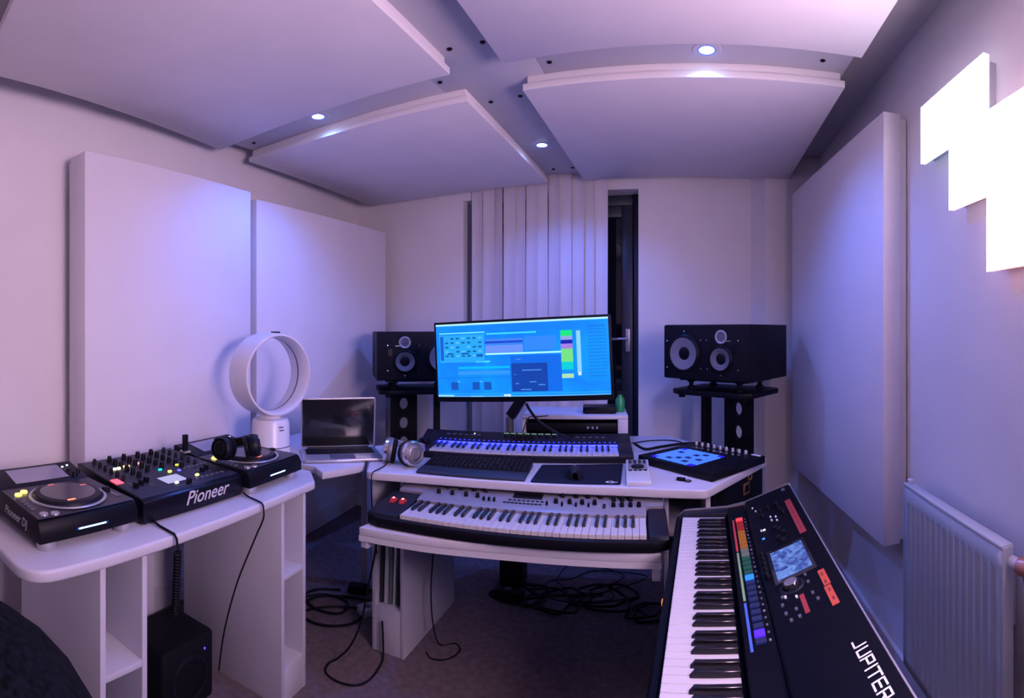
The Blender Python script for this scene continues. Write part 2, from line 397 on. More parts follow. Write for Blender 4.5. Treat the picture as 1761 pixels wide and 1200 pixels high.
# ------------------------------------------------------------------ piano keys (each key a part)
def piano_keys(parent, x0, y0, z, n_white, start, pitch, wl, bl, zb=0.011, thick=0.016, hi=0.0):
    """white keys from x0 along +x, fronts at y0; start = index of first white key in C D E F G A B"""
    wme = MB().box(0.0005, pitch-0.0007, 0, wl, -thick, 0).mesh('white_key', M_KEYW, bevel=0.0012, seg=1)
    bw = pitch*0.56
    bme = MB().add([(-bw/2,0,-0.004),(bw/2,0,-0.004),(bw/2,bl,-0.004),(-bw/2,bl,-0.004),
                    (-bw*0.38,0.012,zb),(bw*0.38,0.012,zb),(bw*0.38,bl,zb),(-bw*0.38,bl,zb)],
                   [(0,3,2,1),(4,5,6,7),(0,1,5,4),(1,2,6,5),(2,3,7,6),(3,0,4,7)]).mesh('black_key', M_KEYB, bevel=0.0010, seg=1)
    for i in range(n_white):
        put('white_key', wme, parent, (x0+i*pitch, y0, z))
        d = (start+i) % 7
        if d in (0,1,3,4,5) and i < n_white-1:
            off = {0:-0.08,1:0.08,3:-0.12,4:0.0,5:0.12}[d]
            put('black_key', bme, parent, (x0+(i+1+off)*pitch, y0+wl-bl, z))

def knob_mesh(name, r, h, m, n=12): return MB().lathe([(0,0),(r,0),(r*0.82,h*0.85),(r*0.7,h),(0,h)], n=n).mesh(name, m)

# ------------------------------------------------------------------ main studio desk
ZD = 0.79
desk = thing('studio_desk', 'white studio desk with angled ends and a concave front, carrying the monitor', 'desk', (-0.6, 2.2, 0))
def rel(pts, o=(-0.6, 2.2)): return [(x-o[0], y-o[1]) for x, y in pts]
front = [(p.x, p.y) for p in spline([(-1.235,1.72,0),(-1.0,1.79,0),(-0.757,1.838,0),(-0.50,1.868,0),(-0.258,1.885,0),(0.052,1.866,0)], 5)]
top = rounded(rel(front + [(0.338,2.318),(-0.14,2.83),(-1.13,2.72),(-1.475,2.125)]),
              [0.03]+[0]*(len(front)-2)+[0.03,0.03,0.03,0.03,0.03], 4)
MB().prism(top, ZD-0.034, ZD).build('desktop', M_DESK, desk, bevel=0.006, seg=3)
def pedestal(parent, name, x0, x1, y0, y1, z1, shelves, loc=(0,0,0), rz=0, t=0.018):
    """open-front shelf leg: two sides, back, top, plinth and shelves"""
    e = bpy.data.objects.new(name, None); C.objects.link(e); e.parent = parent; e.location = loc; e.rotation_euler = (0,0,rz); e.empty_display_size = 0.05
    MB().box(x0, x0+t, y0, y1, 0, z1).build('side_board', M_DESK, e, bevel=0.0015)
    MB().box(x1-t, x1, y0, y1, 0, z1).build('side_board', M_DESK, e, bevel=0.0015)
    MB().box(x0+t, x1-t, y1-t, y1, 0, z1).build('back_board', M_DESK, e)
    MB().box(x0+t, x1-t, y0, y1-t, z1-t, z1).build('top_board', M_DESK, e, bevel=0.0015)
    for za, zb in shelves: MB().box(x0+t, x1-t, y0+0.001, y1-t, za, zb).build('shelf', M_DESK, e, bevel=0.0015)
    return e
A6 = math.radians(6.3)
pedestal(desk, 'pedestal', 0, 0.155, 0, 0.52, ZD-0.034, [(0,0.19),(0.585,0.603)], (-1.284+0.6, 1.833-2.2, 0), A6*0.4)
pedestal(desk, 'pedestal', 0, 0.175, 0, 0.52, ZD-0.034, [(0,0.19),(0.585,0.603)], (-0.105+0.6, 1.965-2.2, 0), A6*0.4)
MB().box(-0.50, 0.48, 0.30, 0.318, 0.45, ZD-0.034).build('modesty_board', M_DESK, desk, rot=(0,0,A6*0.6))
# sliding keyboard tray under the desktop
ZTR = 0.665
tf = [(p.x, p.y) for p in spline([(-1.10,1.488,0),(-0.862,1.528,0),(-0.707,1.562,0),(-0.56,1.588,0),(-0.35,1.61,0),(-0.095,1.625,0)], 4)]
tray = bpy.data.objects.new('keyboard_tray', None); C.objects.link(tray); tray.parent = desk; tray.location = (0, -0.5, 0); tray['label'] = 'sliding tray with a curved front'
MB().prism(rel(tf + [(-0.115,1.93),(-1.06,1.83)], (-0.6,1.7)), ZTR-0.028, ZTR).build('tray_board', M_DESK, tray, bevel=0.004)
lipb = MB()
for (a, b) in zip(tf[:-1], tf[1:]):
    d = (Vector(b)-Vector(a)).normalized(); nrm = Vector((d.y, -d.x))
    ax, ay = a[0]+0.6, a[1]-1.7; bx, by = b[0]+0.6, b[1]-1.7
    lipb.add([(ax,ay,ZTR-0.048),(bx,by,ZTR-0.048),(bx-nrm.x*0.018,by-nrm.y*0.018,ZTR-0.048),(ax-nrm.x*0.018,ay-nrm.y*0.018,ZTR-0.048),
              (ax,ay,ZTR-0.028),(bx,by,ZTR-0.028),(bx-nrm.x*0.018,by-nrm.y*0.018,ZTR-0.028),(ax-nrm.x*0.018,ay-nrm.y*0.018,ZTR-0.028)],
             [(0,3,2,1),(4,5,6,7),(0,1,5,4),(2,3,7,6)])
lipb.build('front_apron', M_DESK, tray, smooth=False)
for (x, y, dz) in ((-1.10,1.50,0.075),(-0.125,1.632,0.09)):
    MB().box(x+0.6, x+0.6+0.028, y-1.7, y-1.7+0.32, ZTR-dz, ZTR-0.028).build('side_bracket', M_DESK, tray, rot=None, bevel=0.002)
for x, y in ((-1.05,1.845),(-0.14,1.935)):
    MB().box(x+0.6-0.012, x+0.6+0.012, y-1.7-0.02, y-1.7+0.02, ZTR, ZD-0.034).build('runner', M_SILVER, tray)
# folders standing in the left pedestal
fc = [((0.02,0.02,0.025),'dark'), ((0.45,0.47,0.50),'pale grey'), ((0.10,0.16,0.15),'dark green'), ((0.55,0.56,0.56),'white'), ((0.02,0.02,0.03),'black')]
fx = [-1.266, -1.246, -1.224, -1.206, -1.188]
fh = [0.34, 0.37, 0.36, 0.35, 0.33]; fw = [0.014, 0.016, 0.012, 0.012, 0.014]; ft = [-0.03]*5
flab = ['dark folder at the outer side of the left desk pedestal', 'pale grey folder leaning second in the left desk pedestal', 'dark green folder in the middle of the left desk pedestal',
        'white folder leaning beside the dark green one in the left desk pedestal', 'black folder against the inner side of the left desk pedestal']
for i in range(5):
    t = thing('folder', flab[i], 'folder', (fx[i], 1.862+0.004*i, 0.191), A6*0.4, 'folders in the desk pedestal')
    w = fw[i]
    MB().box(0, w, 0, 0.22, 0.002, fh[i]).build('cover', mat('folder '+fc[i][1], fc[i][0], 0.6), t, bevel=0.001, seg=1, rot=(0, ft[i]*-1, 0))
    MB().box(0.002, w-0.002, 0.004, 0.222, 0.006, fh[i]-0.004).build('paper_block', M_WHITEP, t, rot=(0, ft[i]*-1, 0))

# ------------------------------------------------------------------ corner table with laptop and fan
ct = thing('corner_table', 'plain white corner table under the laptop and the fan', 'table', (-1.75, 1.95, 0))
poly = [(-1.365,1.60),(-1.302,1.79),(-1.505,2.165),(-1.62,2.34),(-1.98,2.34),(-1.98,1.575),(-1.45,1.648)]
MB().prism(rel(poly, (-1.75,1.95)), ZD-0.030, ZD).build('table_top', M_DESK, ct, bevel=0.003)
for x, y in ((-1.61,1.69),(-1.94,1.66),(-1.63,2.27)):
    MB().box(x+1.75-0.02, x+1.75+0.02, y-1.95-0.02, y-1.95+0.02, 0, ZD-0.030).build('leg', M_DESK, ct, bevel=0.003)

lap = thing('laptop', 'open silver laptop with a dark screen on the corner table', 'laptop', (-1.512, 1.646, ZD), math.radians(45.2))
LW, LD = 0.352, 0.235
base = MB().prism(rounded([(0,0),(LW,0),(LW,LD),(0,LD)], 0.012, 4), 0.003, 0.014).build('base', M_SILVER, lap, bevel=0.002)
MB().box(0.02, LW-0.02, 0.11, 0.215, 0.014, 0.0146).build('key_well', M_BLACK, base)
kk = MB()
for r in range(5):
    for c_ in range(13):
        kk.box(0.026+c_*0.0232, 0.026+c_*0.0232+0.019, 0.115+r*0.0195, 0.115+r*0.0195+0.016, 0.0146, 0.0162)
tag(kk.build('keys', M_DARK, base, smooth=False), kind='stuff')
MB().box(0.12, LW-0.12, 0.015, 0.10, 0.014, 0.0144).build('trackpad', M_GREY, base)
MB().box(LW/2-0.03, LW/2+0.03, -0.001, 0.004, 0.008, 0.0145).build('finger_notch', M_WHITEP, base)
for fx_, fy_ in ((0.02,0.02),(LW-0.02,0.02),(0.02,LD-0.02),(LW-0.02,LD-0.02)):
    MB().cyl((fx_,fy_,0), 0.006, 0.003, n=8).build('foot', M_BLACK, base)
lid = MB().add(*(lambda b: (b.v, b.f))(MB().prism(rounded([(0,0),(LW,0),(LW,0.238),(0,0.238)], 0.012, 4), -0.006, 0.0))).build('lid', M_SILVER, lap, bevel=0.001, loc=(0, LD-0.004, 0.017), rot=(math.radians(97),0,0))
MB().box(0.006, LW-0.006, 0.008, 0.232, 0, 0.0006).build('screen', M_GLOSS, lid)
MB().cyl((0.03,LD-0.004,0.014), 0.005, LW-0.06, (1,0,0), 10).build('hinge', M_BLACK, lap)

fan = thing('bladeless_fan', 'white bladeless ring fan beside the laptop', 'fan', (-1.718, 1.652, ZD), math.radians(-6))
MB().lathe([(0,0),(0.088,0),(0.09,0.004),(0.09,0.05),(0.087,0.055),(0.086,0.155),(0.078,0.17),(0.05,0.175),(0,0.175)], n=40).build('base', mat('fan white', (0.70,0.70,0.76), 0.3), fan)
MB().lathe([(0.0905,0.048),(0.0908,0.050),(0.0905,0.052)], n=40).build('base_seam', M_GREY, fan)
for i, (a, z) in enumerate(((-6, 0.142), (-4, 0.128))):
    an = math.radians(a); MB().obox((0.0868*math.cos(an), 0.0868*math.sin(an), z), (0.0015*math.cos(an),0.0015*math.sin(an),0), (-0.011*math.sin(an),0.011*math.cos(an),0), (0,0,0.0025)).build('button', M_GREY, fan)
MB().lathe([(0.05,0.17),(0.048,0.19),(0.05,0.20)], n=24).build('neck', MATS['fan white'], fan)
RO = 0.186; D2 = 0.066
ringp = [(RO,-D2*0.95),(RO+0.0015,-D2*0.3),(RO,D2*0.7),(RO-0.004,D2),(RO-0.012,D2*1.02),(RO-0.018,D2*0.8),(RO-0.022,D2*0.3),(RO-0.018,-D2*0.4),(RO-0.010,-D2),(RO-0.004,-D2*1.02)]
ring = MB().lathe(ringp, (0,0,0.190+RO-0.004), (1,0,0), 72, closed=True).build('air_ring', MATS['fan white'], fan)
MB().lathe([(RO-0.0215,-0.004),(RO-0.0225,0.0),(RO-0.0215,0.004)], (0,0,0.190+RO-0.004), (1,0,0), 72, closed=True).build('air_slot', M_GREY, ring)
MB().obox((0.01,0.02,0.190+2*RO-0.001), (0.02,0,0), (0,0.012,0), (0,0,0.004)).build('top_mark', M_DARK, ring, bevel=0.002)

# ------------------------------------------------------------------ rack box with gear
rk = thing('rack_case', 'low white rack case with audio units behind the monitor', 'rack', (-0.815, 2.425, ZD), 0.19)
RW, RD, RH2 = 0.515, 0.29, 0.156
MB().box(0, RW, 0, RD, RH2-0.018, RH2).build('top_board', M_DESK, rk, bevel=0.002)
MB().box(0, RW, 0, RD, 0, 0.012).build('bottom_board', M_DESK, rk)
MB().box(0, 0.018, 0, RD, 0.012, RH2-0.018).build('side_board', M_DESK, rk)
MB().box(RW-0.05, RW, 0, RD, 0.012, RH2-0.018).build('side_board', M_DESK, rk, bevel=0.002)
MB().box(0.018, RW-0.05, RD-0.012, RD, 0.012, RH2-0.018).build('back_board', M_DESK, rk)
for i, (z0, m_, nm) in enumerate(((0.014, M_SILVER, 'silver rack unit with a small blue display, lower slot of the white rack case'), (0.076, M_BLACK, 'black rack unit in the upper slot of the white rack case'))):
    u = thing('rack_unit', nm, 'audio unit', (-0.815, 2.425, ZD+z0), 0.19, 'units in the rack case')
    MB().box(0.021, RW-0.053, 0.012, 0.24, 0, 0.042).build('chassis', M_BLACK, u)
    MB().box(0.021, RW-0.053, 0.006, 0.012, 0, 0.043).build('faceplate', m_, u, bevel=0.001)
    km = knob_mesh('knob', 0.007, 0.012, M_DARK if i == 0 else M_SILVER, 10)
    for k in range(6 if i == 0 else 3): put('knob', km, u, (0.06+0.03*k if i == 0 else 0.32+0.022*k, 0.006, 0.022), (PI/2,0,0))
    if i == 0: MB().box(0.30, 0.34, 0.004, 0.0062, 0.012, 0.032).build('display', glow('rack display', (0.05,0.25,1.0), 2.5), u)
hb = thing('media_box', 'small black box lying on the white rack case', 'box', (-0.535, 2.53, ZD+RH2), 0.19)
MB().box(0, 0.165, 0, 0.12, 0.004, 0.034).build('case', M_BLACK, hb, bevel=0.003)
MB().box(0.01, 0.155, -0.0008, 0.0, 0.012, 0.018).build('front_slot', M_DARK, hb)
for x_, y_ in ((0.02,0.02),(0.145,0.02),(0.02,0.1),(0.145,0.1)): MB().cyl((x_,y_,0), 0.008, 0.004, n=10).build('foot', M_DARK, hb)
gb = thing('green_bottle', 'small green bottle on the rack case just right of the monitor', 'bottle', (-0.365, 2.64, ZD+RH2))
MB().lathe([(0,0),(0.022,0),(0.024,0.005),(0.024,0.06),(0.012,0.08),(0.011,0.09),(0,0.09)], n=18).build('body', mat('green plastic', (0.02,0.28,0.09), 0.35), gb)
MB().lathe([(0,0.088),(0.013,0.088),(0.013,0.104),(0,0.104)], n=14).build('cap', M_DARK, gb)

# ------------------------------------------------------------------ monitor on its arm
MW, MH = 0.826, 0.374
pL, pR = Vector((-1.161,2.189)), Vector((-0.337,2.252)); dd = pR-pL
mon = thing('monitor', 'ultrawide monitor showing a bright blue music program', 'monitor', (pL.x, pL.y, 1.022), math.atan2(dd.y, dd.x))
MW = dd.length
mon.rotation_euler.y = -math.radians(2.5)
MB().box(0, MW, 0, 0.028, 0, MH).build('casing', M_BLACK, mon, bevel=0.004)
MB().box(0.12, MW-0.12, 0.028, 0.055, 0.06, MH-0.06).build('rear_cover', M_DARK, mon, bevel=0.012)
S0, S1, T0, T1 = 0.011, MW-0.011, 0.024, MH-0.011
scr = MB().box(S0, S1, -0.0012, 0.0, T0, T1).build('screen', glow('screen blue', (0.004,0.215,1.0), MONITOR_POWER, (0.004,0.004,0.004), noise=(0.003,0.30,1.0), nscale=6), mon)
def win(u0, u1, v0, v1, col, strength=1.0, lift=1):     # a flat patch on the screen, u right, v down, 0..1
    nm = 'screen %.3f %.3f %.3f %.2f' % (*col, strength)
    w_, h_ = S1-S0, T1-T0
    MB().box(S0+u0*w_, S0+u1*w_, -0.0012-0.0003*lift, -0.0012, T1-v1*h_, T1-v0*h_).build('screen_region', glow(nm, col, MONITOR_POWER*strength, (0.004,0.004,0.004)), scr)
win(0.0,1.0,0.0,0.025,(0.45,0.85,1.0))
win(0.0,1.0,0.985,1.0,(0.10,0.45,1.0))
win(0.0,0.10,0.975,1.0,(0.4,0.85,1.0)); win(0.40,0.44,0.97,1.0,(0.8,0.95,1.0)); win(0.2,0.28,0.985,1.0,(0.2,0.6,1.0),1,2)
win(0.02,0.30,0.12,0.137,(0.16,0.75,1.0)); win(0.31,0.60,0.145,0.165,(0.05,0.68,1.0))
win(0.02,0.295,0.155,0.53,(0.02,0.38,0.95),1.0)
for i in range(7):
    for j in range(5):
        if (i*5+j*3) % 7 != 0: win(0.055+0.034*i,0.055+0.034*i+0.02,0.19+0.06*j,0.19+0.06*j+0.022,(0.004,0.11,0.38) if (i+j) % 3 else (0.10,0.52,0.9),1.0,2)
win(0.025,0.045,0.17,0.50,(0.01,0.12,0.7),0.9,2); win(0.07,0.105,0.40,0.42,(0.005,0.08,0.4),1,3); win(0.155,0.20,0.40,0.42,(0.005,0.08,0.4),1,3); win(0.245,0.285,0.42,0.46,(0.005,0.12,0.55),1,3)
win(0.30,0.52,0.225,0.30,(0.06,0.22,0.85)); win(0.30,0.52,0.255,0.285,(0.005,0.07,0.62),1,2); win(0.30,0.52,0.31,0.41,(0.14,0.28,0.9))
win(0.53,0.71,0.21,0.39,(0.03,0.24,0.92)); win(0.30,0.74,0.415,0.437,(0.4,0.95,0.95))
win(0.24,0.325,0.515,0.535,(0.08,0.75,1.0)); win(0.13,0.44,0.59,0.62,(0.0,0.48,1.0)); win(0.13,0.44,0.65,0.70,(0.03,0.30,0.95))
win(0.0,0.45,0.735,0.742,(0.003,0.16,0.65)); win(0.0,1.0,0.955,0.962,(0.03,0.45,1.0))
for u in (0.085,0.215,0.285): win(u,u+0.043,0.80,0.905,(0.006,0.10,0.55),0.9)
for u in (0.125,0.262): win(u,u+0.014,0.785,0.80,(0.1,0.6,1.0))
win(0.445,0.735,0.455,0.935,(0.004,0.16,0.90),0.9); win(0.45,0.655,0.56,0.935,(0.006,0.07,0.50),0.8,2)
for j, (a, b, v_) in enumerate(((0.475,0.505,0.50),(0.51,0.62,0.645),(0.465,0.472,0.70),(0.55,0.59,0.80),(0.47,0.49,0.82),(0.60,0.64,0.84),(0.50,0.56,0.90))): win(a,b,v_,v_+0.016,(0.06,0.26,0.8),0.9,3)
for v0, v1, col in ((0.15,0.225,(0.01,0.95,0.25)),(0.225,0.275,(0.35,0.45,0.9)),(0.275,0.325,(0.01,0.02,0.55)),(0.325,0.39,(0.45,0.25,0.9)),(0.39,0.56,(0.22,0.9,0.28)),(0.56,0.66,(0.0,0.75,0.85)),(0.715,0.77,(0.5,0.9,0.55))):
    win(0.735,0.80,v0,v1,col,0.8,4)
win(0.822,0.845,0.16,0.71,(0.25,0.62,0.95)); win(0.826,0.842,0.70,0.74,(0.7,0.8,0.9),1,2)
for j in range(16): win(0.885,0.985,0.10+0.043*j,0.115+0.043*j,(0.005,0.19,0.82))
for j in range(4): win(0.42,0.98,0.05+0.022*j,0.058+0.022*j,(0.006,0.20,0.85))
am = thing('monitor_mount', 'dark grey clamp mount holding the monitor above the desk', 'monitor mount', (-0.885, 2.44, ZD))
MB().box(-0.045, 0.045, -0.05, 0.05, 0, 0.01).build('clamp_plate', M_DARK, am, bevel=0.002)
MB().cyl((0,0,0.01), 0.02, 0.13, n=20).build('post', mat('arm grey', (0.10,0.11,0.14), 0.4, metal=0.3), am)
MB().obox((0.045,0.0,0.205), (0.042,0,0.062), (0,0.021,0), (-0.020,0,0.0135)).build('lower_link', M_DARK, am, bevel=0.006)
MB().obox((0.105,-0.085,0.30), (0.022,0,0.05), (0,0.06,0), (-0.018,0,0.008)).build('upper_link', M_DARK, am, bevel=0.006)
MB().box(0.075, 0.155, -0.158, -0.135, 0.33, 0.43).build('head_plate', M_DARK, am, bevel=0.003)

# ------------------------------------------------------------------ loudspeakers and stands
def speaker(label, loc, rz, mirror):
    s = -1 if mirror else 1
    t = thing('loudspeaker', label, 'loudspeaker', loc, rz, 'black three-way loudspeakers on stands')
    W, D, Hh = 0.525, 0.43, 0.285
    MB().box(-W/2, W/2, 0.012, D, 0, Hh).build('cabinet', mat('speaker cabinet', (0.007,0.006,0.010), 0.45, spec=0.15, noise=0.2, nscale=25), t, bevel=0.006)
    MB().box(-W/2+0.004, W/2-0.004, 0, 0.014, 0.004, Hh-0.004).build('baffle', mat('speaker baffle', (0.005,0.005,0.010), 0.5, spec=0.15), t, bevel=0.004)
    def drv(name, x, z, r, mt, cap, surround):
        d = MB().lathe([(r*1.22,0.0),(r*1.22,0.005),(r*1.1,0.010),(r*1.05,0.015),(r*0.98,0.012),(r*0.96,0.0)], (x*s,0,z), (0,-1,0), 36, closed=True).build(name, M_BLACK, t)
        MB().lathe([(r*0.99,0.0125),(r*0.85,0.0105),(r*0.6,0.0055),(cap,0.0015)], (x*s,0,z), (0,-1,0), 36, caps=False).build('cone', mt, d)
        MB().lathe([(cap,0.0012),(cap*0.8,0.005),(cap*0.45,0.008),(0.0,0.009)], (x*s,0,z), (0,-1,0), 24).build('dust_cap', M_BLACK, d)
        return d
    cone = mat('speaker cone', (0.17,0.175,0.21), 0.5)
    drv('woofer', -0.125, 0.135, 0.084, cone, 0.034, 0)
    drv('midrange', 0.10, 0.112, 0.056, mat('mid cone', (0.11,0.11,0.14), 0.5), 0.028, 0)
    tw = MB().lathe([(0.024,0),(0.024,0.003),(0.030,0.005),(0.035,0.003),(0.035,0.0)], (0.10*s,0,0.222), (0,-1,0), 30, closed=True).build('tweeter', M_SILVER, t)
    MB().lathe([(0.024,0.001),(0.014,-0.004),(0.010,-0.004),(0.006,0.002),(0,0.004)], (0.10*s,0,0.222), (0,-1,0), 20).build('dome', M_GREY, tw)
    for x_ in (0.025, 0.185): MB().box(x_*s-0.012, x_*s+0.012, -0.001, 0.002, 0.145, 0.185).build('port', M_GLOSS, t)
    bm_ = MB().cyl((0,0,0), 0.0042, 0.003, (0,-1,0), 8).mesh('bolt', M_CHROME)
    for x_, z_ in ((-0.235,0.06),(-0.235,0.20),(-0.125,0.035),(-0.125,0.25),(-0.02,0.06),(-0.02,0.205),(0.02,0.06),(0.015,0.205),(0.20,0.06),(0.20,0.205),(0.10,0.03)):
        put('bolt', bm_, t, (x_*s, 0.0, z_))
    MB().box(0.135*s-0.02, 0.135*s+0.02, -0.0006, 0.0005, 0.200, 0.204).build('badge', M_SILVER, t)
    return t
def slab_cell(mb, x0, x1, y0, y1, zc, hz, rx, rz_):
    """upright plate with an oval hole"""
    n = 24; cx = (x0+x1)/2
    for y in (y0, y1):
        for k in range(n):
            a = 2*PI*k/n; mb.v.append((cx+rx*math.cos(a), y, zc+rz_*math.sin(a)))
        for k in range(n):
            a = 2*PI*k/n; c_, s_ = math.cos(a), math.sin(a); q = max(abs(c_), abs(s_))
            mb.v.append((cx+(x1-x0)/2*c_/q, y, zc+hz*s_/q))
def stand(label, loc, rz, mirror, ztop):
    s = -1 if mirror else 1
    t = thing('speaker_stand', label, 'speaker stand', loc, rz, 'black loudspeaker stands')
    MB().prism(rounded([(-0.2,-0.17),(0.2,-0.17),(0.2,0.17),(-0.2,0.17)], 0.03, 4), 0, 0.018).build('base_plate', M_BLACK, t, bevel=0.003)
    MB().prism(rounded([(-0.245,-0.15),(-0.19,-0.185),(0.19,-0.185),(0.245,-0.15),(0.245,0.15),(0.19,0.185),(-0.19,0.185),(-0.245,0.15)], 0.012, 3), ztop-0.085, ztop-0.058).build('top_plate', M_BLACK, t, bevel=0.004)
    MB().box(-0.17, 0.17, -0.05, 0.05, ztop-0.10, ztop-0.085).build('top_bracket', M_BLACK, t)
    MB().box(-0.125*s-0.017, -0.125*s+0.017, -0.03, 0.03, 0.018, ztop-0.10).build('post', M_BLACK, t, bevel=0.003)
    xa, xb = (0.0, 0.165) if s > 0 else (-0.165, 0.0)
    n = 24; zb = 0.018; hz = 0.059
    sl = MB(); nc = int((ztop-0.10-zb)/(2*hz)); hz = (ztop-0.10-zb)/(2*nc)
    for i in range(nc):
        o = len(sl.v); slab_cell(sl, xa, xb, -0.015, 0.015, zb+hz*(2*i+1), hz, 0.026, 0.036)
        for k in range(n):
            k2 = (k+1) % n
            sl.f += [(o+k,o+k2,o+n+k2,o+n+k), (o+2*n+k,o+3*n+k,o+3*n+k2,o+2*n+k2), (o+k,o+2*n+k,o+2*n+k2,o+k2), (o+n+k,o+n+k2,o+3*n+k2,o+3*n+k)]
    sl.build('pierced_column', M_BLACK, t)
    iso = MB().lathe([(0,0),(0.022,0),(0.022,0.012),(0.012,0.018),(0.012,0.034),(0.022,0.040),(0.022,0.046),(0,0.046)], n=16).mesh('isolator', M_DARK)
    for x_, y_ in ((-0.15,-0.11),(0.15,-0.11),(-0.15,0.11),(0.15,0.11)): put('isolator', iso, t, (x_, y_, ztop-0.058))
    fr = MB(); fr.box(-0.205,0.205,-0.14,-0.10,ztop-0.012,ztop-0.001); fr.box(-0.205,0.205,0.10,0.14,ztop-0.012,ztop-0.001); fr.box(-0.205,-0.17,-0.10,0.10,ztop-0.012,ztop-0.001); fr.box(0.17,0.205,-0.10,0.10,ztop-0.012,ztop-0.001)
    fr.build('cradle', M_DARK, t)
    bo = MB().lathe([(0,-0.018),(0.018,-0.018),(0.018,0),(0,0)], n=14).mesh('clamp_knob', M_BLACK)
    for x_ in (-0.19, 0.19): put('clamp_knob', bo, t, (x_, -0.14, ztop-0.085))
aR = math.atan2(-0.573, 0.82); aL = math.atan2(0.62, 0.785)
speaker('black loudspeaker right of the monitor, large pale woofer in view', (0.062, 2.655, 1.105), aR, False)
stand('black pierced stand under the right loudspeaker', (0.062+0.573*0.21, 2.655+0.82*0.21, 0), aR, False, 1.105)
speaker('black loudspeaker half hidden behind the left edge of the monitor', (-1.50, 2.645, 1.068), aL, True)
stand('black pierced stand under the left loudspeaker, behind the laptop', (-1.50-0.62*0.21, 2.645+0.785*0.21, 0), aL, True, 1.068)

# ------------------------------------------------------------------ things on the main desk
mk = thing('midi_keyboard', 'black keyboard with blue-lit keys on the desk under the monitor', 'keyboard', (-1.215, 2.035, ZD), math.atan2(0.165, 0.836))
KW = 0.985
prof = [(0.0,0.004),(0.0,0.026),(0.012,0.030),(0.022,0.018),(0.165,0.018),(0.165,0.052),(0.185,0.058),(0.255,0.080),(0.266,0.076),(0.266,0.004)]
MB().xprism(prof, 0, KW).build('body', M_DARK, mk, bevel=0.0015, seg=1)
for a, b in ((0, 0.082), (0.925, KW)):
    MB().xprism([(0.0,0.018),(0.0,0.028),(0.01,0.040),(0.165,0.054),(0.165,0.018)], a, b).build('end_block', M_DARK, mk, bevel=0.002, seg=1)
for a in (0.022, 0.05): MB().cyl((a-0.006,0.09,0.046), 0.022, 0.012, (1,0,0), 20).build('wheel', M_BLACK, mk)
piano_keys(mk, 0.0835, 0.012, 0.036, 36, 0, 0.02335, 0.145, 0.092, zb=0.010)
MB().box(0.0835, 0.924, 0.160, 0.1655, 0.037, 0.046).build('light_guide', glow('light guide blue', (0.015,0.02,1.0), 7.0), mk)
lm = MB().box(-0.004,0.004,-0.003,0.003,0,0.003).mesh('key_light', glow('key light blue', (0.02,0.03,1.0), 1.4))
for i in range(36): put('key_light', lm, mk, (0.095+0.02335*i, 0.170, 0.0535))
km = knob_mesh('knob', 0.0085, 0.014, M_BLACK, 12)
cm = MB().box(-0.012,0.012,-0.004,0.004,0,0.002).mesh('value_strip', glow('pale green strip', (0.35,0.6,0.45), 0.25))
for i in range(8):
    put('knob', km, mk, (0.40+0.033*i, 0.215, 0.066)); put('value_strip', cm, mk, (0.40+0.033*i, 0.242, 0.0765), (0.3,0,0))
bm2 = MB().box(-0.008,0.008,-0.005,0.005,0,0.003).mesh('button', M_GREY)
for i in range(6): put('button', bm2, mk, (0.12+0.03*i, 0.22, 0.067), (0.24,0,0))
for i in range(5): put('button', bm2, mk, (0.74+0.03*i, 0.22, 0.067), (0.24,0,0))
MB().lathe([(0,0),(0.014,0),(0.013,0.016),(0,0.016)], (0.70,0.225,0.068), n=18).build('push_dial', M_BLACK, mk)
MB().box(0.245,0.249,0.228,0.232,0.07,0.075).build('power_light', glow('white dot', (0.8,0.8,1.0), 3.0), mk)

qk = thing('computer_keyboard', 'black computer keyboard with a wrist rest at the front of the desk', 'keyboard', (-1.05, 1.802, ZD), math.atan2(0.066, 0.42))
QW = 0.435
MB().xprism([(0.0,0.0),(0.0,0.008),(0.01,0.013),(0.085,0.015),(0.085,0.0)], 0, QW).build('wrist_rest', mat('wrist rest', (0.012,0.014,0.03), 0.55), qk, bevel=0.003)
MB().xprism([(0.086,0.0),(0.086,0.014),(0.225,0.026),(0.225,0.0)], 0.0, QW).build('frame', M_BLACK, qk, bevel=0.002)
kk = MB(); sl = (0.026-0.014)/0.139
for r in range(6):
    for c_ in range(21):
        x = 0.008+c_*0.0200; y = 0.094+r*0.0212; z = 0.014+(y-0.086)*sl
        if c_ in (14, 17) and r in (1,): continue
        kk.add([(x,y,z),(x+0.018,y,z),(x+0.018,y+0.018,z+0.0015),(x,y+0.018,z+0.0015),(x+0.002,y+0.003,z+0.008),(x+0.016,y+0.003,z+0.008),(x+0.016,y+0.016,z+0.009),(x+0.002,y+0.016,z+0.009)],
               [(4,5,6,7),(0,1,5,4),(1,2,6,5),(2,3,7,6),(3,0,4,7)])
tag(kk.build('keycaps', M_DARK, qk, smooth=False), kind='stuff')

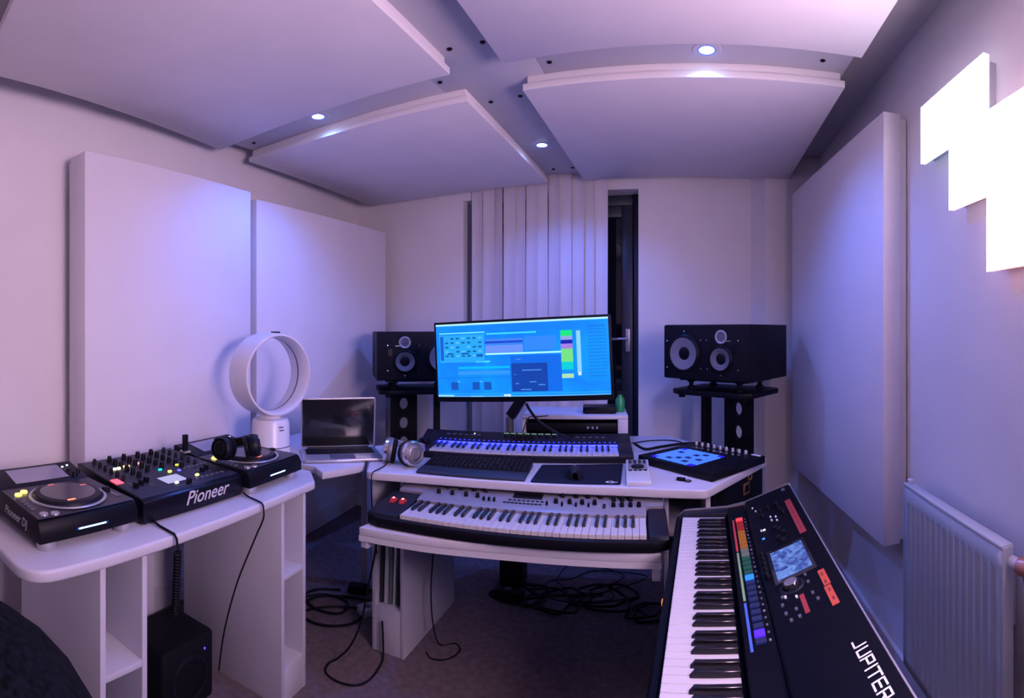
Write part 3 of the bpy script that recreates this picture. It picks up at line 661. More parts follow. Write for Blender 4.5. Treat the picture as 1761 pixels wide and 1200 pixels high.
mp = thing('mouse_pad', 'dark blue mouse pad with a small white emblem at its corner', 'mouse pad', (-0.597, 1.868, ZD), math.atan2(0.043, 0.336))
MB().prism(rounded([(0,0),(0.338,0),(0.345,0.30),(0.005,0.255)], 0.012, 4), 0, 0.003).build('mat', mat('mouse pad cloth', (0.006,0.008,0.025), 0.8, spec=0.2, bump=0.1, bscale=900), mp)
em = MB(); R_ = 0.013
for i in range(15):                                   # open ring with a bar, the emblem's look
    a0 = math.radians(50+i*18); a1 = math.radians(50+(i+1)*18)
    em.add([(R_*math.cos(a0)*1.5,R_*math.sin(a0),0),(R_*math.cos(a1)*1.5,R_*math.sin(a1),0),(0.6*R_*math.cos(a1)*1.5,0.6*R_*math.sin(a1),0),(0.6*R_*math.cos(a0)*1.5,0.6*R_*math.sin(a0),0)], [(0,1,2,3)])
em.box(0.002, 0.026, -0.0042, 0.001, -0.0001, 0.0001)
em.build('emblem', M_WHITEP, mp, loc=(0.300, 0.028, 0.0034), smooth=False)
ms = thing('computer_mouse', 'black computer mouse on the mouse pad', 'mouse', (-0.452, 1.985, ZD+0.003), math.radians(14))
mb = MB(); NX, NY = 10, 14
for j in range(NY+1):
    y = -0.06+0.12*j/NY; wy = 0.033*math.sqrt(max(0.02, 1-(abs(y)/0.064)**2.6))*(1.0-0.10*math.cos(j/NY*2*PI)*0.5)
    hz = 0.038*math.sqrt(max(0.02, 1-((y+0.012)/0.078)**2))
    for i in range(NX+1):
        u = -1+2*i/NX; mb.v.append((wy*u, y, hz*math.sqrt(max(0, 1-abs(u)**2.6))))
for j in range(NY):
    for i in range(NX):
        a = j*(NX+1)+i; mb.f.append((a,a+1,a+NX+2,a+NX+1))
mb.build('shell', M_DARK, ms)
MB().cyl((-0.004,0.03,0.034), 0.009, 0.008, (1,0,0), 14).build('scroll_wheel', M_GREY, ms)
MB().box(-0.0006,0.0006,0.0,0.058,0.026,0.0372).build('button_gap', M_BLACK, ms)

gd = thing('drum_pad_recorder', 'pale grey handheld controller with a dark dial beside the mouse pad', 'audio device', (-0.240, 1.900, ZD), math.atan2(0.012, 0.09))
MB().xprism([(0,0),(0,0.014),(0.01,0.018),(0.27,0.030),(0.28,0.028),(0.28,0)], 0, 0.093).build('body', mat('pale grey case', (0.50,0.52,0.56), 0.4), gd, bevel=0.003)
MB().obox((0.0465,0.195,0.0285), (0.038,0,0), (0,0.065,0.0028), (0,0,0.0006)).build('button_field', M_SILVER, gd)
MB().lathe([(0,0),(0.026,0),(0.025,0.006),(0.018,0.008),(0,0.007)], (0.0465,0.165,0.0270), n=26).build('dial', M_DARK, gd)
pm = MB().box(-0.006,0.006,-0.004,0.004,0,0.003).mesh('button', M_DARK)
for r in range(3):
    for c_ in range(4): put('button', pm, gd, (0.017+0.0195*c_, 0.215+0.017*r, 0.0290+0.0007*r), (0.044,0,0))
for c_ in range(4): put('button', pm, gd, (0.017+0.0195*c_, 0.125, 0.0243), (0.044,0,0))

pu = thing('pad_controller', 'black pad controller with glowing blue pads at the right end of the desk', 'pad controller', (-0.235, 2.243, ZD), math.atan2(-0.288, 0.313))
PW, PD = 0.425, 0.352
MB().prism(rounded([(0,0),(PW,0),(PW,PD),(0,PD)], 0.012, 4), 0.004, 0.034).build('body', M_BLACK, pu, bevel=0.003)
for x_, y_ in ((0.03,0.03),(PW-0.03,0.03),(0.03,PD-0.03),(PW-0.03,PD-0.03)): MB().cyl((x_,y_,0), 0.012, 0.004, n=10).build('foot', M_DARK, pu)
pdm = [MB().prism(rounded([(-0.0135,-0.0115),(0.0135,-0.0115),(0.0135,0.0115),(-0.0135,0.0115)], 0.003, 2), 0, 0.003).mesh('pad', g) for g in
       (glow('pad pale blue', (0.05,0.17,1.0), 0.8), glow('pad deep blue', (0.015,0.005,0.7), 0.7), glow('pad dim blue', (0.004,0.01,0.12), 0.6))]
for r in range(8):
    for c_ in range(8):
        k = 1 if (r,c_) in ((0,0),(7,7),(0,7),(7,0)) else 2 if (r*8+c_) in (10,13,19,28,30,41,44,53) else 0
        put('pad', pdm[k], pu, (0.072+0.0300*c_, 0.036+0.0262*r, 0.034))
km = knob_mesh('knob', 0.0085, 0.016, M_SILVER, 12)
for i in range(9):
    put('knob', km, pu, (0.045+0.036*i, PD-0.022, 0.034))
MB().box(0.365, 0.41, PD-0.026, PD-0.016, 0.034, 0.037).build('white_stripe', M_WHITEP, pu)
MB().box(0.06, 0.33, PD-0.085, PD-0.055, 0.034, 0.0346).build('display', M_GLOSS, pu)
bm3 = MB().box(-0.009,0.009,-0.005,0.005,0,0.002).mesh('button', M_DARK)
for r in range(9):
    for x_ in (0.325, 0.35, 0.375, 0.40): put('button', bm3, pu, (x_, 0.035+0.026*r, 0.034))
for r in range(8): put('button', bm3, pu, (0.022, 0.036+0.026*r, 0.034))
kf = thing('key_fob', 'small black key fob lying on the desk before the pad controller', 'key fob', (-0.062, 1.985, ZD), math.radians(-25))
MB().prism(rounded([(0,0),(0.035,0),(0.035,0.02),(0,0.02)], 0.008, 4), 0, 0.011).build('fob', M_BLACK, kf, bevel=0.002)
MB().tube([(0.048+0.012*math.cos(2*PI*i/20), 0.008+0.012*math.sin(2*PI*i/20), 0.003) for i in range(20)], 0.0022, 6, closed=True).build('ring', M_DARK, kf)

def headphones(name, label, loc, rz, cupm, ringm, band, rc=0.05):
    t = thing(name, label, 'headphones', loc, rz)
    for s, ang in ((-1, 0.5), (1, -0.15)):
        ax = Vector((math.cos(ang)*s, math.sin(ang)*s*0.6-0.3, 0.18)).normalized(); c_ = Vector((0.058*s, 0, rc+0.004))
        cp = MB().lathe([(0,0.024),(rc*0.55,0.024),(rc*0.82,0.018),(rc*0.98,0.006),(rc,0.0),(rc*0.95,-0.012),(rc*0.6,-0.014),(0,-0.014)], c_, ax, 28).build('ear_cup', cupm, t)
        MB().lathe([(rc*0.80,0.017),(rc*0.86,0.024),(rc*0.95,0.020),(rc*1.0,0.008),(rc*0.93,0.006)], c_, ax, 28, closed=True).build('rim', ringm, cp)
        MB().lathe([(rc*0.42,0.024),(rc*0.46,0.028),(rc*0.55,0.027),(rc*0.56,0.023)], c_, ax, 24, closed=True).build('inner_ring', ringm, cp)
        MB().lathe([(rc*0.62,-0.012),(rc*1.0,-0.016),(rc*1.02,-0.026),(rc*0.8,-0.032),(rc*0.55,-0.028)], c_, ax, 26, closed=True).build('ear_pad', M_BLACK, cp)
        MB().tube(spline([(0.058*s, 0.0, rc*2+0.002), (0.062*s, 0.03, rc*1.9), (0.064*s, 0.055, rc*1.5)], 5), 0.0045).build('yoke', ringm, t)
    pts = []
    for i in range(21):
        a = PI*i/20; pts.append((0.066*math.cos(a), 0.05+0.085*math.sin(a), rc*1.5-0.03*math.sin(a)))
    hb = MB()
    for dz in (-0.010, 0.0, 0.010): hb.tube([(x, y, z+dz) for x, y, z in pts], 0.0065, 6)
    hb.build('headband', band, t)
    return t
headphones('headphones', 'silver open-back headphones at the left end of the desk', (-1.175, 1.885, ZD), math.radians(-4), mat('grey grille', (0.17,0.16,0.18), 0.45, metal=0.4, noise=0.4, nscale=400), M_CHROME, M_SILVER, 0.052)

# ------------------------------------------------------------------ synthesizer on the tray
sy = thing('synthesizer', 'grey and black synthesizer with two red-lit wheels on the keyboard tray', 'synthesizer', (-1.095, 1.512, ZTR), math.atan2(0.09, 0.823))
SW = 1.035
MB().prism(rounded([(0,0.02),(0.05,0.0),(SW-0.05,0.0),(SW,0.02),(SW,0.36),(0,0.36)], [0.02,0.03,0.03,0.02,0.01,0.01], 4), 0.003, 0.038).build('body', M_BLACK, sy, bevel=0.006)
for a, b in ((0.0, 0.128), (0.965, SW)):
    MB().xprism([(0.01,0.036),(0.02,0.050),(0.18,0.060),(0.23,0.066),(0.23,0.036)], a+0.004, b-0.002).build('end_block', M_DARK, sy, bevel=0.006)
MB().xprism([(0.172,0.036),(0.172,0.062),(0.192,0.066),(0.355,0.086),(0.355,0.036)], 0.130, 0.963).build('control_panel', mat('synth panel grey', (0.26,0.255,0.30), 0.4, metal=0.2), sy, bevel=0.001)
MB().xprism([(0.232,0.036),(0.232,0.0715),(0.355,0.0865),(0.355,0.036)], 0.03, 0.1295).build('side_panel', MATS['synth panel grey'], sy)
MB().xprism([(0.232,0.036),(0.232,0.0715),(0.355,0.0865),(0.355,0.036)], 0.9635, SW-0.01).build('side_panel', MATS['synth panel grey'], sy)
piano_keys(sy, 0.130, 0.022, 0.052, 36, 0, 0.0231, 0.150, 0.094, zb=0.011)
for x_ in (0.052, 0.090):
    MB().cyl((x_-0.009,0.135,0.048), 0.021, 0.018, (1,0,0), 22).build('wheel', glow('wheel red', (1.0,0.02,0.05), 0.18), sy)
    MB().lathe([(0,0),(0.006,0),(0,0.004)], (x_,0.135,0.0685), n=10).build('wheel_light', glow('wheel red hot', (1.0,0.10,0.12), 6.0), sy)
km1 = knob_mesh('knob', 0.0085, 0.017, M_BLACK, 10)
km2 = MB().box(-0.0035,0.0035,-0.006,0.006,0,0.014).mesh('slider_cap', M_BLACK, bevel=0.001, seg=1)
bm4 = MB().box(-0.0055,0.0055,-0.003,0.003,0,0.003).mesh('button', M_DARK)
def pz(y): return 0.066+(y-0.192)*(0.020/0.163)
for x_ in (0.19,0.245,0.30,0.345,0.64,0.69,0.735,0.78):
    put('knob', km1, sy, (x_, 0.245, pz(0.245))); put('knob', km1, sy, (x_+0.018, 0.295, pz(0.295)))
for x_ in (0.375,0.395,0.415,0.61,0.665,0.715,0.76): put('slider_cap', km2, sy, (x_, 0.225, pz(0.225)))
for x_ in (0.22,0.275,0.33,0.40,0.62,0.66,0.71,0.76,0.80): put('knob', km1, sy, (x_, 0.330, pz(0.330)))
for i in range(10): put('button', bm4, sy, (0.455+0.0145*i, 0.222, pz(0.222)))
for i in range(8): put('button', bm4, sy, (0.47+0.017*i, 0.245, pz(0.245)))
for i in range(4): put('knob', km1, sy, (0.848+0.030*i, 0.232, pz(0.232)))
for i in range(3): put('knob', km1, sy, (0.848+0.030*i, 0.275, pz(0.275)))
MB().obox((0.53,0.285,pz(0.285)+0.001), (0.055,0,0), (0,0.022,0.0027), (0,0,0.001)).build('display', M_GLOSS, sy)
for i in range(3): put('button', bm4, sy, (0.815, 0.218+0.012*i, pz(0.218+0.012*i)))

# ------------------------------------------------------------------ big stage keyboard on the right
jk = thing('stage_keyboard', 'large black stage keyboard with a blue screen and coloured button strip beside the radiator', 'keyboard', (-0.054, 1.80, 0), math.radians(-91.6))
jk.rotation_euler.y = -0.016
JL = 1.23
lo = mat('stage keyboard black', (0.003,0.003,0.006), 0.5, spec=0.07, noise=0.15, nscale=30)
MB().xprism([(0,0.655),(0,0.712),(0.006,0.720),(0.020,0.722),(0.023,0.700),(0.176,0.700),(0.176,0.748),(0.232,0.758),(0.232,0.655)], 0.006, JL-0.006).build('keybed', lo, jk, bevel=0.0015, seg=1)
MB().xprism([(0.236,0.655),(0.236,0.764),(0.242,0.769),(0.384,0.822),(0.392,0.822),(0.392,0.655)], 0.006, JL-0.006).build('panel_housing', lo, jk, bevel=0.0015, seg=1)
MB().box(0.006, JL-0.006, 0.232, 0.236, 0.66, 0.754).build('panel_gap', M_GLOSS, jk)
for a, b in ((0.006, 0.058), (1.118, JL-0.006)):
    MB().xprism([(0.008,0.70),(0.008,0.722),(0.03,0.738),(0.176,0.750),(0.176,0.70)], a, b).build('end_block', M_DARK, jk, bevel=0.003)
side = [(0,0.655),(0,0.712),(0.008,0.724),(0.03,0.742),(0.176,0.754),(0.236,0.768),(0.388,0.827),(0.396,0.825),(0.396,0.655)]
for a, b in ((0, 0.006), (JL-0.006, JL)): MB().xprism(side, a, b).build('side_cheek', mat('cheek aluminium', (0.42,0.42,0.48), 0.3, metal=0.7), jk)
MB().box(0.006, JL-0.006, 0.392, 0.396, 0.66, 0.820).build('rear_panel', MATS['cheek aluminium'], jk)
piano_keys(jk, 0.060, 0.025, 0.734, 45, 2, 0.02347, 0.140, 0.094, zb=0.011, thick=0.022)
# coloured button strip
cols = [('strip red',(0.8,0.02,0.03),0.22),('strip amber',(0.75,0.22,0.02),0.25),('strip white',(0.35,0.38,0.45),0.2),('strip teal',(0.0,0.16,0.15),0.25),('strip blue',(0.005,0.03,0.30),0.22)]
cg = {n_: glow(n_, c_, s_) for n_, c_, s_ in cols}
hot = {0: glow('hot red', (1.0,0.03,0.05), 1.1), 15: glow('hot azure', (0.01,0.16,1.0), 1.2), 24: glow('hot violet', (0.06,0.01,1.0), 1.3)}
for i in range(26):
    x_ = 0.150+0.0268*i
    key = 'strip red' if i < 4 else 'strip amber' if i < 9 else 'strip white' if i < 11 else 'strip teal' if i < 16 else 'strip blue'
    w_ = 0.0082 if i not in hot else 0.011
    MB().obox((x_, 0.2075, 0.7560), (w_,0,0), (0,0.0105,0.0019), (0,0,0.0025)).build('tone_button', hot.get(i, cg[key]), jk, bevel=0.001, seg=1)
    MB().obox((x_, 0.2255, 0.7575), (0.0035,0,0), (0,0.0022,0.0004), (0,0,0.0006)).build('button_mark', M_SILVER if i % 4 == 1 else M_GREY, jk)
for a, b, col, nm in ((0.14,0.385,(0.55,0.05,0.05),'red line'),(0.395,0.655,(0.22,0.42,0.16),'green line'),(0.665,0.845,(0.06,0.14,0.55),'blue line')):
    MB().obox(((a+b)/2, 0.1885, 0.7508), ((b-a)/2,0,0), (0,0.0028,0.0005), (0,0,0.0006)).build('section_line', mat('print '+nm, col, 0.4), jk)
# things on the sloping panel
SL = math.atan2(0.822-0.769, 0.384-0.242)
def jz(v): return 0.769+(v-0.242)*math.tan(SL)
def jput(name, me, u, v, dz=0.0): return put(name, me, jk, (u, v, jz(v)+dz), (SL,0,0))
def jbox(name, u0, u1, v0, v1, h, m, bevel=0.0):
    return MB().box(-(u1-u0)/2, (u1-u0)/2, -(v1-v0)/2, (v1-v0)/2, 0, h).build(name, m, jk, bevel=bevel, seg=1, loc=((u0+u1)/2, (v0+v1)/2, jz((v0+v1)/2)), rot=(SL,0,0))
jbox('screen_bezel', 0.462, 0.645, 0.256, 0.358, 0.0008, M_GLOSS)
jbox('screen', 0.478, 0.628, 0.264, 0.350, 0.0014, glow('stage screen', (0.012,0.035,0.26), 0.7, noise=(0.14,0.27,0.72), nscale=38))
jbox('red_label', 0.152, 0.436, 0.352, 0.371, 0.0007, M_RED); jbox('orange_label', 0.664, 0.735, 0.350, 0.3655, 0.0007, M_ORANGE); jbox('orange_label', 0.739, 0.818, 0.348, 0.3635, 0.0007, M_ORANGE)
jbox('red_label', 0.725, 0.80, 0.298, 0.308, 0.0007, M_RED)
for k in range(6): jbox('label_print', 0.175+0.042*k, 0.195+0.042*k, 0.358, 0.364, 0.0009, mat('dark red print', (0.18,0.02,0.02), 0.5))
for k in range(4): jbox('label_print', 0.678+0.036*k, 0.692+0.036*k, 0.354, 0.359, 0.0009, MATS['dark red print'])
dl = jput('value_dial', MB().lathe([(0,0.012),(0.0165,0.012),(0.019,0.008),(0.020,0),(0,0)], n=30).mesh('value_dial', M_GLOSS), 0.676, 0.291)
MB().lathe([(0,0.0125),(0.0145,0.0125),(0.0155,0.0115)], n=26, caps=True).build('dial_cap', M_CHROME, dl)
dr = MB().lathe([(0.021,0),(0.030,0),(0.028,0.002),(0.022,0.0025)], n=30, closed=True).mesh('dial_ring', M_DARK); jput('dial_ring', dr, 0.676, 0.291)
jbm = MB().box(-0.005,0.005,-0.003,0.003,0,0.0025).mesh('button', M_GREY); jbw = MB().box(-0.004,0.004,-0.0025,0.0025,0,0.003).mesh('button', M_WHITEP)
for u, v in ((0.635,0.27),(0.655,0.325),(0.690,0.325),(0.705,0.266),(0.735,0.262),(0.77,0.264),(0.80,0.27),(0.77,0.285),(0.80,0.287),(0.74,0.325),(0.77,0.33)): jput('button', jbm, u, v)
for u, v in ((0.710,0.272),(0.727,0.293),(0.235,0.298),(0.265,0.298),(0.25,0.312),(0.28,0.312),(0.31,0.262),(0.10,0.255),(0.14,0.262)): jput('button', jbw, u, v)
jkn = knob_mesh('knob', 0.007, 0.014, M_BLACK, 12)
for u in (0.475,0.505,0.535,0.565,0.595): jput('knob', jkn, u, 0.2475)
for u, v in ((0.165,0.275),(0.165,0.30),(0.165,0.325),(0.21,0.275),(0.21,0.33),(0.25,0.335)): jput('knob', jkn, u, v)
jsl = MB().box(-0.002,0.002,-0.028,0.028,0,0.0008).mesh('slider_slot', M_GLOSS); jsc = MB().box(-0.004,0.004,-0.006,0.006,0,0.009).mesh('slider_cap', M_DARK, bevel=0.001, seg=1)
for k in range(5): jput('slider_slot', jsl, 0.335+0.026*k, 0.310); jput('slider_cap', jsc, 0.335+0.026*k, 0.300+0.008*(k % 3), 0.0008)
jbox('small_red_mark', 0.155, 0.195, 0.268, 0.274, 0.0006, MATS['dark red print'])
jput('blue_light', MB().box(-0.004,0.004,-0.004,0.004,0,0.002).mesh('blue_light', glow('azure dot', (0.05,0.25,0.8), 0.8)), 0.37, 0.262)
jput('white_light', MB().box(-0.004,0.004,-0.004,0.004,0,0.002).mesh('white_light', glow('pale dot', (0.7,0.7,0.8), 0.9)), 0.312, 0.270)
jbox('maker_mark', 0.026, 0.052, 0.358, 0.370, 0.0006, M_GREY)
# lettering: squared capitals drawn with strokes
GL = {'J':[[(0.25,0.0),(0.0,0.0)],[(0.25,0.0),(0.72,0.0),(0.72,1.0)]], 'U':[[(0.1,1.0),(0.1,0.0),(0.85,0.0),(0.85,1.0)]], 'P':[[(0.1,0.0),(0.1,1.0),(0.85,1.0),(0.85,0.45),(0.25,0.45)]],
      'I':[[(0.2,0.0),(0.2,1.0)]], 'T':[[(0.0,1.0),(0.9,1.0)],[(0.45,1.0),(0.45,0.0)]], 'E':[[(0.85,1.0),(0.1,1.0),(0.1,0.0),(0.85,0.0)],[(0.1,0.5),(0.8,0.5)]],
      'R':[[(0.1,0.0),(0.1,1.0),(0.85,1.0),(0.85,0.45),(0.3,0.45)],[(0.5,0.45),(0.85,0.0)]], '-':[[(0.1,0.5),(0.6,0.5)]],
      '8':[[(0.1,0.0),(0.85,0.0),(0.85,1.0),(0.1,1.0),(0.1,0.0)],[(0.1,0.5),(0.85,0.5)]], '0':[[(0.1,0.0),(0.85,0.0),(0.85,1.0),(0.1,1.0),(0.1,0.0)]]}
ADV = {'I':0.5, '-':0.8}
u = 0.950; hgt, wid, sw = 0.0200, 0.0225, 0.0018
lt = MB()
for ch in 'JUPITER-80':
    for st in GL[ch]:
        for (a, b) in zip(st[:-1], st[1:]):
            p, q = Vector((u+a[0]*wid, a[1]*hgt, 0)), Vector((u+b[0]*wid, b[1]*hgt, 0)); d = (q-p).normalized()*sw; nn = Vector((-d.y, d.x, 0))
            p, q = p-d, q+d
            lt.add([p-nn, q-nn, q+nn, p+nn], [(0,1,2,3)])
    u += wid*ADV.get(ch, 1.08)
lt.build('lettering', M_WHITEP, jk, loc=(0, 0.350, jz(0.350)+0.0008), rot=(SL,0,0), smooth=False)
MB().box(0.550, 0.566, -0.003, 0.0, 0.690, 0.704).build('jack_light', glow('jack orange', (1.0,0.20,0.03), 1.6), jk, bevel=0.001)
# its stand
js = thing('keyboard_stand', 'black folding stand under the large stage keyboard', 'keyboard stand', (-0.054, 1.80, 0), math.radians(-91.4))
for u in (0.22, 1.0):
    MB().box(u-0.02, u+0.02, 0.03, 0.37, 0.622+0.015*u, 0.652+0.015*u).build('support_arm', M_BLACK, js, bevel=0.004)
    MB().box(u-0.02, u+0.02, 0.32, 0.36, 0.03, 0.625).build('upright', M_BLACK, js, bevel=0.004)
    MB().box(u-0.02, u+0.02, 0.0, 0.38, 0.0, 0.03).build('foot_bar', M_BLACK, js, bevel=0.004)
MB().box(0.24, 0.98, 0.325, 0.355, 0.30, 0.34).build('cross_bar', M_BLACK, js, bevel=0.004)

# instrument case with brass latch under the desk's right end
ca = thing('instrument_case', 'black hard case with a brass latch under the right end of the desk', 'case', (0.125, 2.077, 0), math.radians(57.5))
MB().box(0.0, 0.38, 0.0, 0.075, 0.0, 0.748).build('shell', M_BLACK, ca, bevel=0.012)
MB().box(-0.002, 0.382, 0.036, 0.044, 0.002, 0.750).build('seam', M_DARK, ca)
l = MB().box(0.170, 0.225, -0.006, 0.0, 0.655, 0.705).build('latch', M_BRASS, ca, bevel=0.002)
MB().box(0.180, 0.215, -0.0075, -0.006, 0.664, 0.696).build('latch_hole', M_BLACK, l)
MB().tube([(0.228+0.016*math.cos(2*PI*i/20), -0.006, 0.722+0.013*math.sin(2*PI*i/20)) for i in range(20)], 0.003, 6, closed=True).build('latch_ring', M_BRASS, l)

# ------------------------------------------------------------------ DJ desk with players and mixer
AD = math.radians(97.4); DO = (-1.170, 0.362); ZJ = 0.784
dj = thing('dj_desk', 'white desk along the left wall carrying the two players and the mixer', 'desk', (*DO, 0), AD)
MB().prism(rounded([(0,0),(1.15,0),(1.268,0.10),(1.268,0.60),(0,0.60)], [0.09,0.03,0.02,0.02,0.05], 6), ZJ-0.032, ZJ).build('desktop', M_DESK, dj, bevel=0.008, seg=3)
pedestal(dj, 'pedestal', 0.235, 0.392, 0.05, 0.56, ZJ-0.032, [(0,0.10),(0.42,0.44)])
pedestal(dj, 'pedestal', 0.985, 1.138, 0.035, 0.56, ZJ-0.032, [(0,0.13),(0.45,0.468)])
MB().box(0.393, 0.80, 0.53, 0.548, 0.15, ZJ-0.032).build('back_panel', M_DESK, dj, bevel=0.002)
MB().box(0.393, 0.80, 0.45, 0.53, 0.15, 0.168).build('cable_shelf', M_DESK, dj, bevel=0.002)

def media_player(label, loc, rz, side_text=False):
    t = thing('media_player', label, 'media player', loc, rz, 'media players on the DJ desk')
    W, D = 0.318, 0.40
    MB().xprism([(0.0,0.024),(0.0,0.058),(0.012,0.080),(0.03,0.084),(0.26,0.090),(0.40,0.094),(0.40,0.024)], 0, W).build('body', M_BLACK, t, bevel=0.003, seg=2)
    MB().xprism([(0.016,0.084),(0.018,0.0855),(0.262,0.0918),(0.262,0.088)], 0.004, W-0.004).build('top_plate', mat('player top', (0.025,0.023,0.034), 0.35, spec=0.3), t)
    ds = MB().xprism([(0.268,0.088),(0.272,0.094),(0.385,0.118),(0.40,0.116),(0.40,0.09)], 0.002, W-0.002).build('display_hood', M_DARK, t, bevel=0.003)
    MB().obox((W/2, 0.330, 0.1078), (0.095,0,0), (0,0.043,0.0091), (0,0,0.0006)).build('display', mat('display grey', (0.30,0.28,0.33), 0.12, coat=0.5), ds)
    j = MB().lathe([(0,0.0135),(0.075,0.0135),(0.088,0.014),(0.098,0.012),(0.103,0.006),(0.104,0.0),(0,0.0)], (0.165,0.142,0.0885), n=48).build('jog_wheel', M_DARK, t)
    MB().lathe([(0,0.0142),(0.082,0.0142),(0.082,0.0135)], (0.165,0.142,0.0885), n=40).build('platter', mat('platter', (0.10,0.09,0.105), 0.22, metal=0.4), j)
    MB().lathe([(0.106,0.0),(0.116,0.0),(0.114,0.003),(0.107,0.003)], (0.165,0.142,0.0885), n=48, closed=True).build('jog_ring', M_SILVER, j)
    rl = MB().box(-0.012,0.012,-0.004,0.004,0,0.0012).mesh('jog_light', glow('jog red', (1.0,0.10,0.05), 3.2))
    put('jog_light', rl, j, (0.135, 0.068, 0.1022)); 
    rl2 = MB().box(-0.010,0.010,-0.003,0.003,0,0.0012).mesh('jog_light', glow('jog dim red', (0.8,0.20,0.20), 0.7))
    put('jog_light', rl2, j, (0.235, 0.17, 0.1022)); put('jog_light', rl2, j, (0.15, 0.218, 0.1022))
    MB().box(0.118, 0.205, -0.0012, 0.001, 0.0445, 0.0480).build('front_slot_light', glow('slot light', (0.45,0.75,1.0), 5.0), t)
    MB().box(0.112, 0.212, -0.0006, 0.001, 0.043, 0.0495).build('slot_rim', glow('slot halo', (0.02,0.10,0.6), 0.35), t)
    yb = MB().lathe([(0,0),(0.011,0),(0.010,0.005),(0,0.006)], n=16).mesh('play_button', glow('button amber', (1.0,0.75,0.08), 3.0))
    put('play_button', yb, t, (0.034, 0.205, 0.090)); put('play_button', yb, t, (0.060, 0.222, 0.0905))
    db = MB().lathe([(0,0),(0.013,0),(0.012,0.005),(0,0.006)], n=16).mesh('cue_button', M_SILVER)
    put('cue_button', db, t, (0.032, 0.040, 0.0852)); put('cue_button', db, t, (0.062, 0.032, 0.0850))
    sb = MB().box(-0.008,0.008,-0.004,0.004,0,0.004).mesh('small_button', M_GREY)
    for k in range(5): put('small_button', sb, t, (0.022, 0.085+0.022*k, 0.0868+0.0006*k))
    kn = knob_mesh('knob', 0.010, 0.018, M_BLACK, 14)
    for x_, y_ in ((0.275,0.285),(0.298,0.305),(0.275,0.325)): put('knob', kn, t, (x_, y_, 0.094))
    wd = MB().lathe([(0,0),(0.004,0),(0.004,0.004),(0,0.005)], n=10).mesh('status_light', glow('status white', (0.6,0.65,0.8), 1.2))
    put('status_light', wd, t, (0.262, 0.345, 0.1130)); put('status_light', wd, t, (0.284, 0.352, 0.1140))
    MB().box(0.285, 0.298, 0.06, 0.20, 0.0868, 0.0880).build('tempo_slot', M_GLOSS, t); MB().box(0.281, 0.302, 0.118, 0.136, 0.0885, 0.098).build('tempo_fader', M_DARK, t, bevel=0.002)
    ft_ = MB().lathe([(0,0),(0.024,0),(0.026,0.003),(0.026,0.024),(0,0.024)], n=24).mesh('foot', M_SILVER)
    for x_, y_ in ((0.035,0.032),(W-0.035,0.032),(0.035,D-0.035),(W-0.035,D-0.035)): put('foot', ft_, t, (x_, y_, 0))
    if side_text: text_part('lettering', 'Pioneer Dj', 0.034, mat('side print', (0.32,0.31,0.34), 0.5), t, (-0.0008, 0.225, 0.042), (PI/2, 0, -PI/2), 0.25, 0.0006, 0.0003)
    return t
media_player('black media player with a red-lit jog wheel at the near end of the DJ desk', (-1.272, 0.428, ZJ), math.radians(98.5), True)
media_player('black media player at the far end of the DJ desk, before the fan', (-1.360, 1.208, ZJ), math.radians(98.5))

mx = thing('dj_mixer', 'black DJ mixer full of knobs between the two media players', 'mixer', (-1.328, 0.765, ZJ), math.radians(97.0))
XW, XD = 0.425, 0.39
MB().xprism([(0.0,0.006),(0.0,0.070),(0.016,0.078),(0.39,0.104),(0.39,0.006)], 0, XW).build('body', mat('mixer shell', (0.004,0.004,0.010), 0.3, spec=0.25), mx, bevel=0.003)
MB().xprism([(0.018,0.078),(0.020,0.0795),(0.384,0.1048),(0.384,0.10)], 0.004, XW-0.004).build('top_plate', mat('mixer top', (0.015,0.014,0.022), 0.4, spec=0.3), mx)
def mz(y): return 0.0788+(y-0.02)*0.0695
MS = math.atan(0.0695)
kn1 = knob_mesh('knob', 0.0095, 0.020, M_BLACK, 12); kn2 = knob_mesh('knob', 0.0075, 0.018, M_DARK, 12)
for c_ in range(6):
    for r in range(6):
        x_ = 0.050+0.063*c_; y_ = 0.175+0.036*r
        if c_ in (2,3) and r < 1: continue
        put('knob', kn1 if c_ in (1,2,3,4) else kn2, mx, (x_, y_, mz(y_)), (MS,0,0))
fs = MB().box(-0.002,0.002,-0.030,0.030,0,0.0008).mesh('fader_slot', M_GLOSS); fcp = MB().box(-0.007,0.007,-0.008,0.008,0.0008,0.016).mesh('fader_cap', M_BLACK, bevel=0.0015, seg=1)
for k, x_ in enumerate((0.045,0.075,0.105,0.33,0.36)): put('fader_slot', fs, mx, (x_, 0.115, mz(0.115)), (MS,0,0)); put('fader_cap', fcp, mx, (x_, 0.10+0.012*(k % 3), mz(0.10+0.012*(k % 3))), (MS,0,0))
MB().box(-0.045,0.045,-0.0015,0.0015,0,0.0008).build('crossfader_slot', M_GLOSS, mx, loc=(0.20,0.040,mz(0.040)), rot=(MS,0,0)); put('crossfader_cap', fcp, mx, (0.215, 0.040, mz(0.040)), (MS,0,0))
MB().box(-0.042,0.042,-0.030,0.030,0,0.0015).build('touch_screen', glow('mixer screen', (0.36,0.36,0.62), 0.75), mx, loc=(0.195,0.100,mz(0.100)), rot=(MS,0,0))
def mled(name, x_, y_, col, st, sx=0.006, sy=0.004, h=0.006):
    MB().box(-sx,sx,-sy,sy,0,h).build(name, glow('led %.2f %.2f %.2f %.1f' % (*col, st), col, st), mx, bevel=0.001, seg=1, loc=(x_, y_, mz(y_)), rot=(MS,0,0))
mled('red_button', 0.018, 0.165, (1.0,0.05,0.09), 2.2, 0.014, 0.020, 0.004)
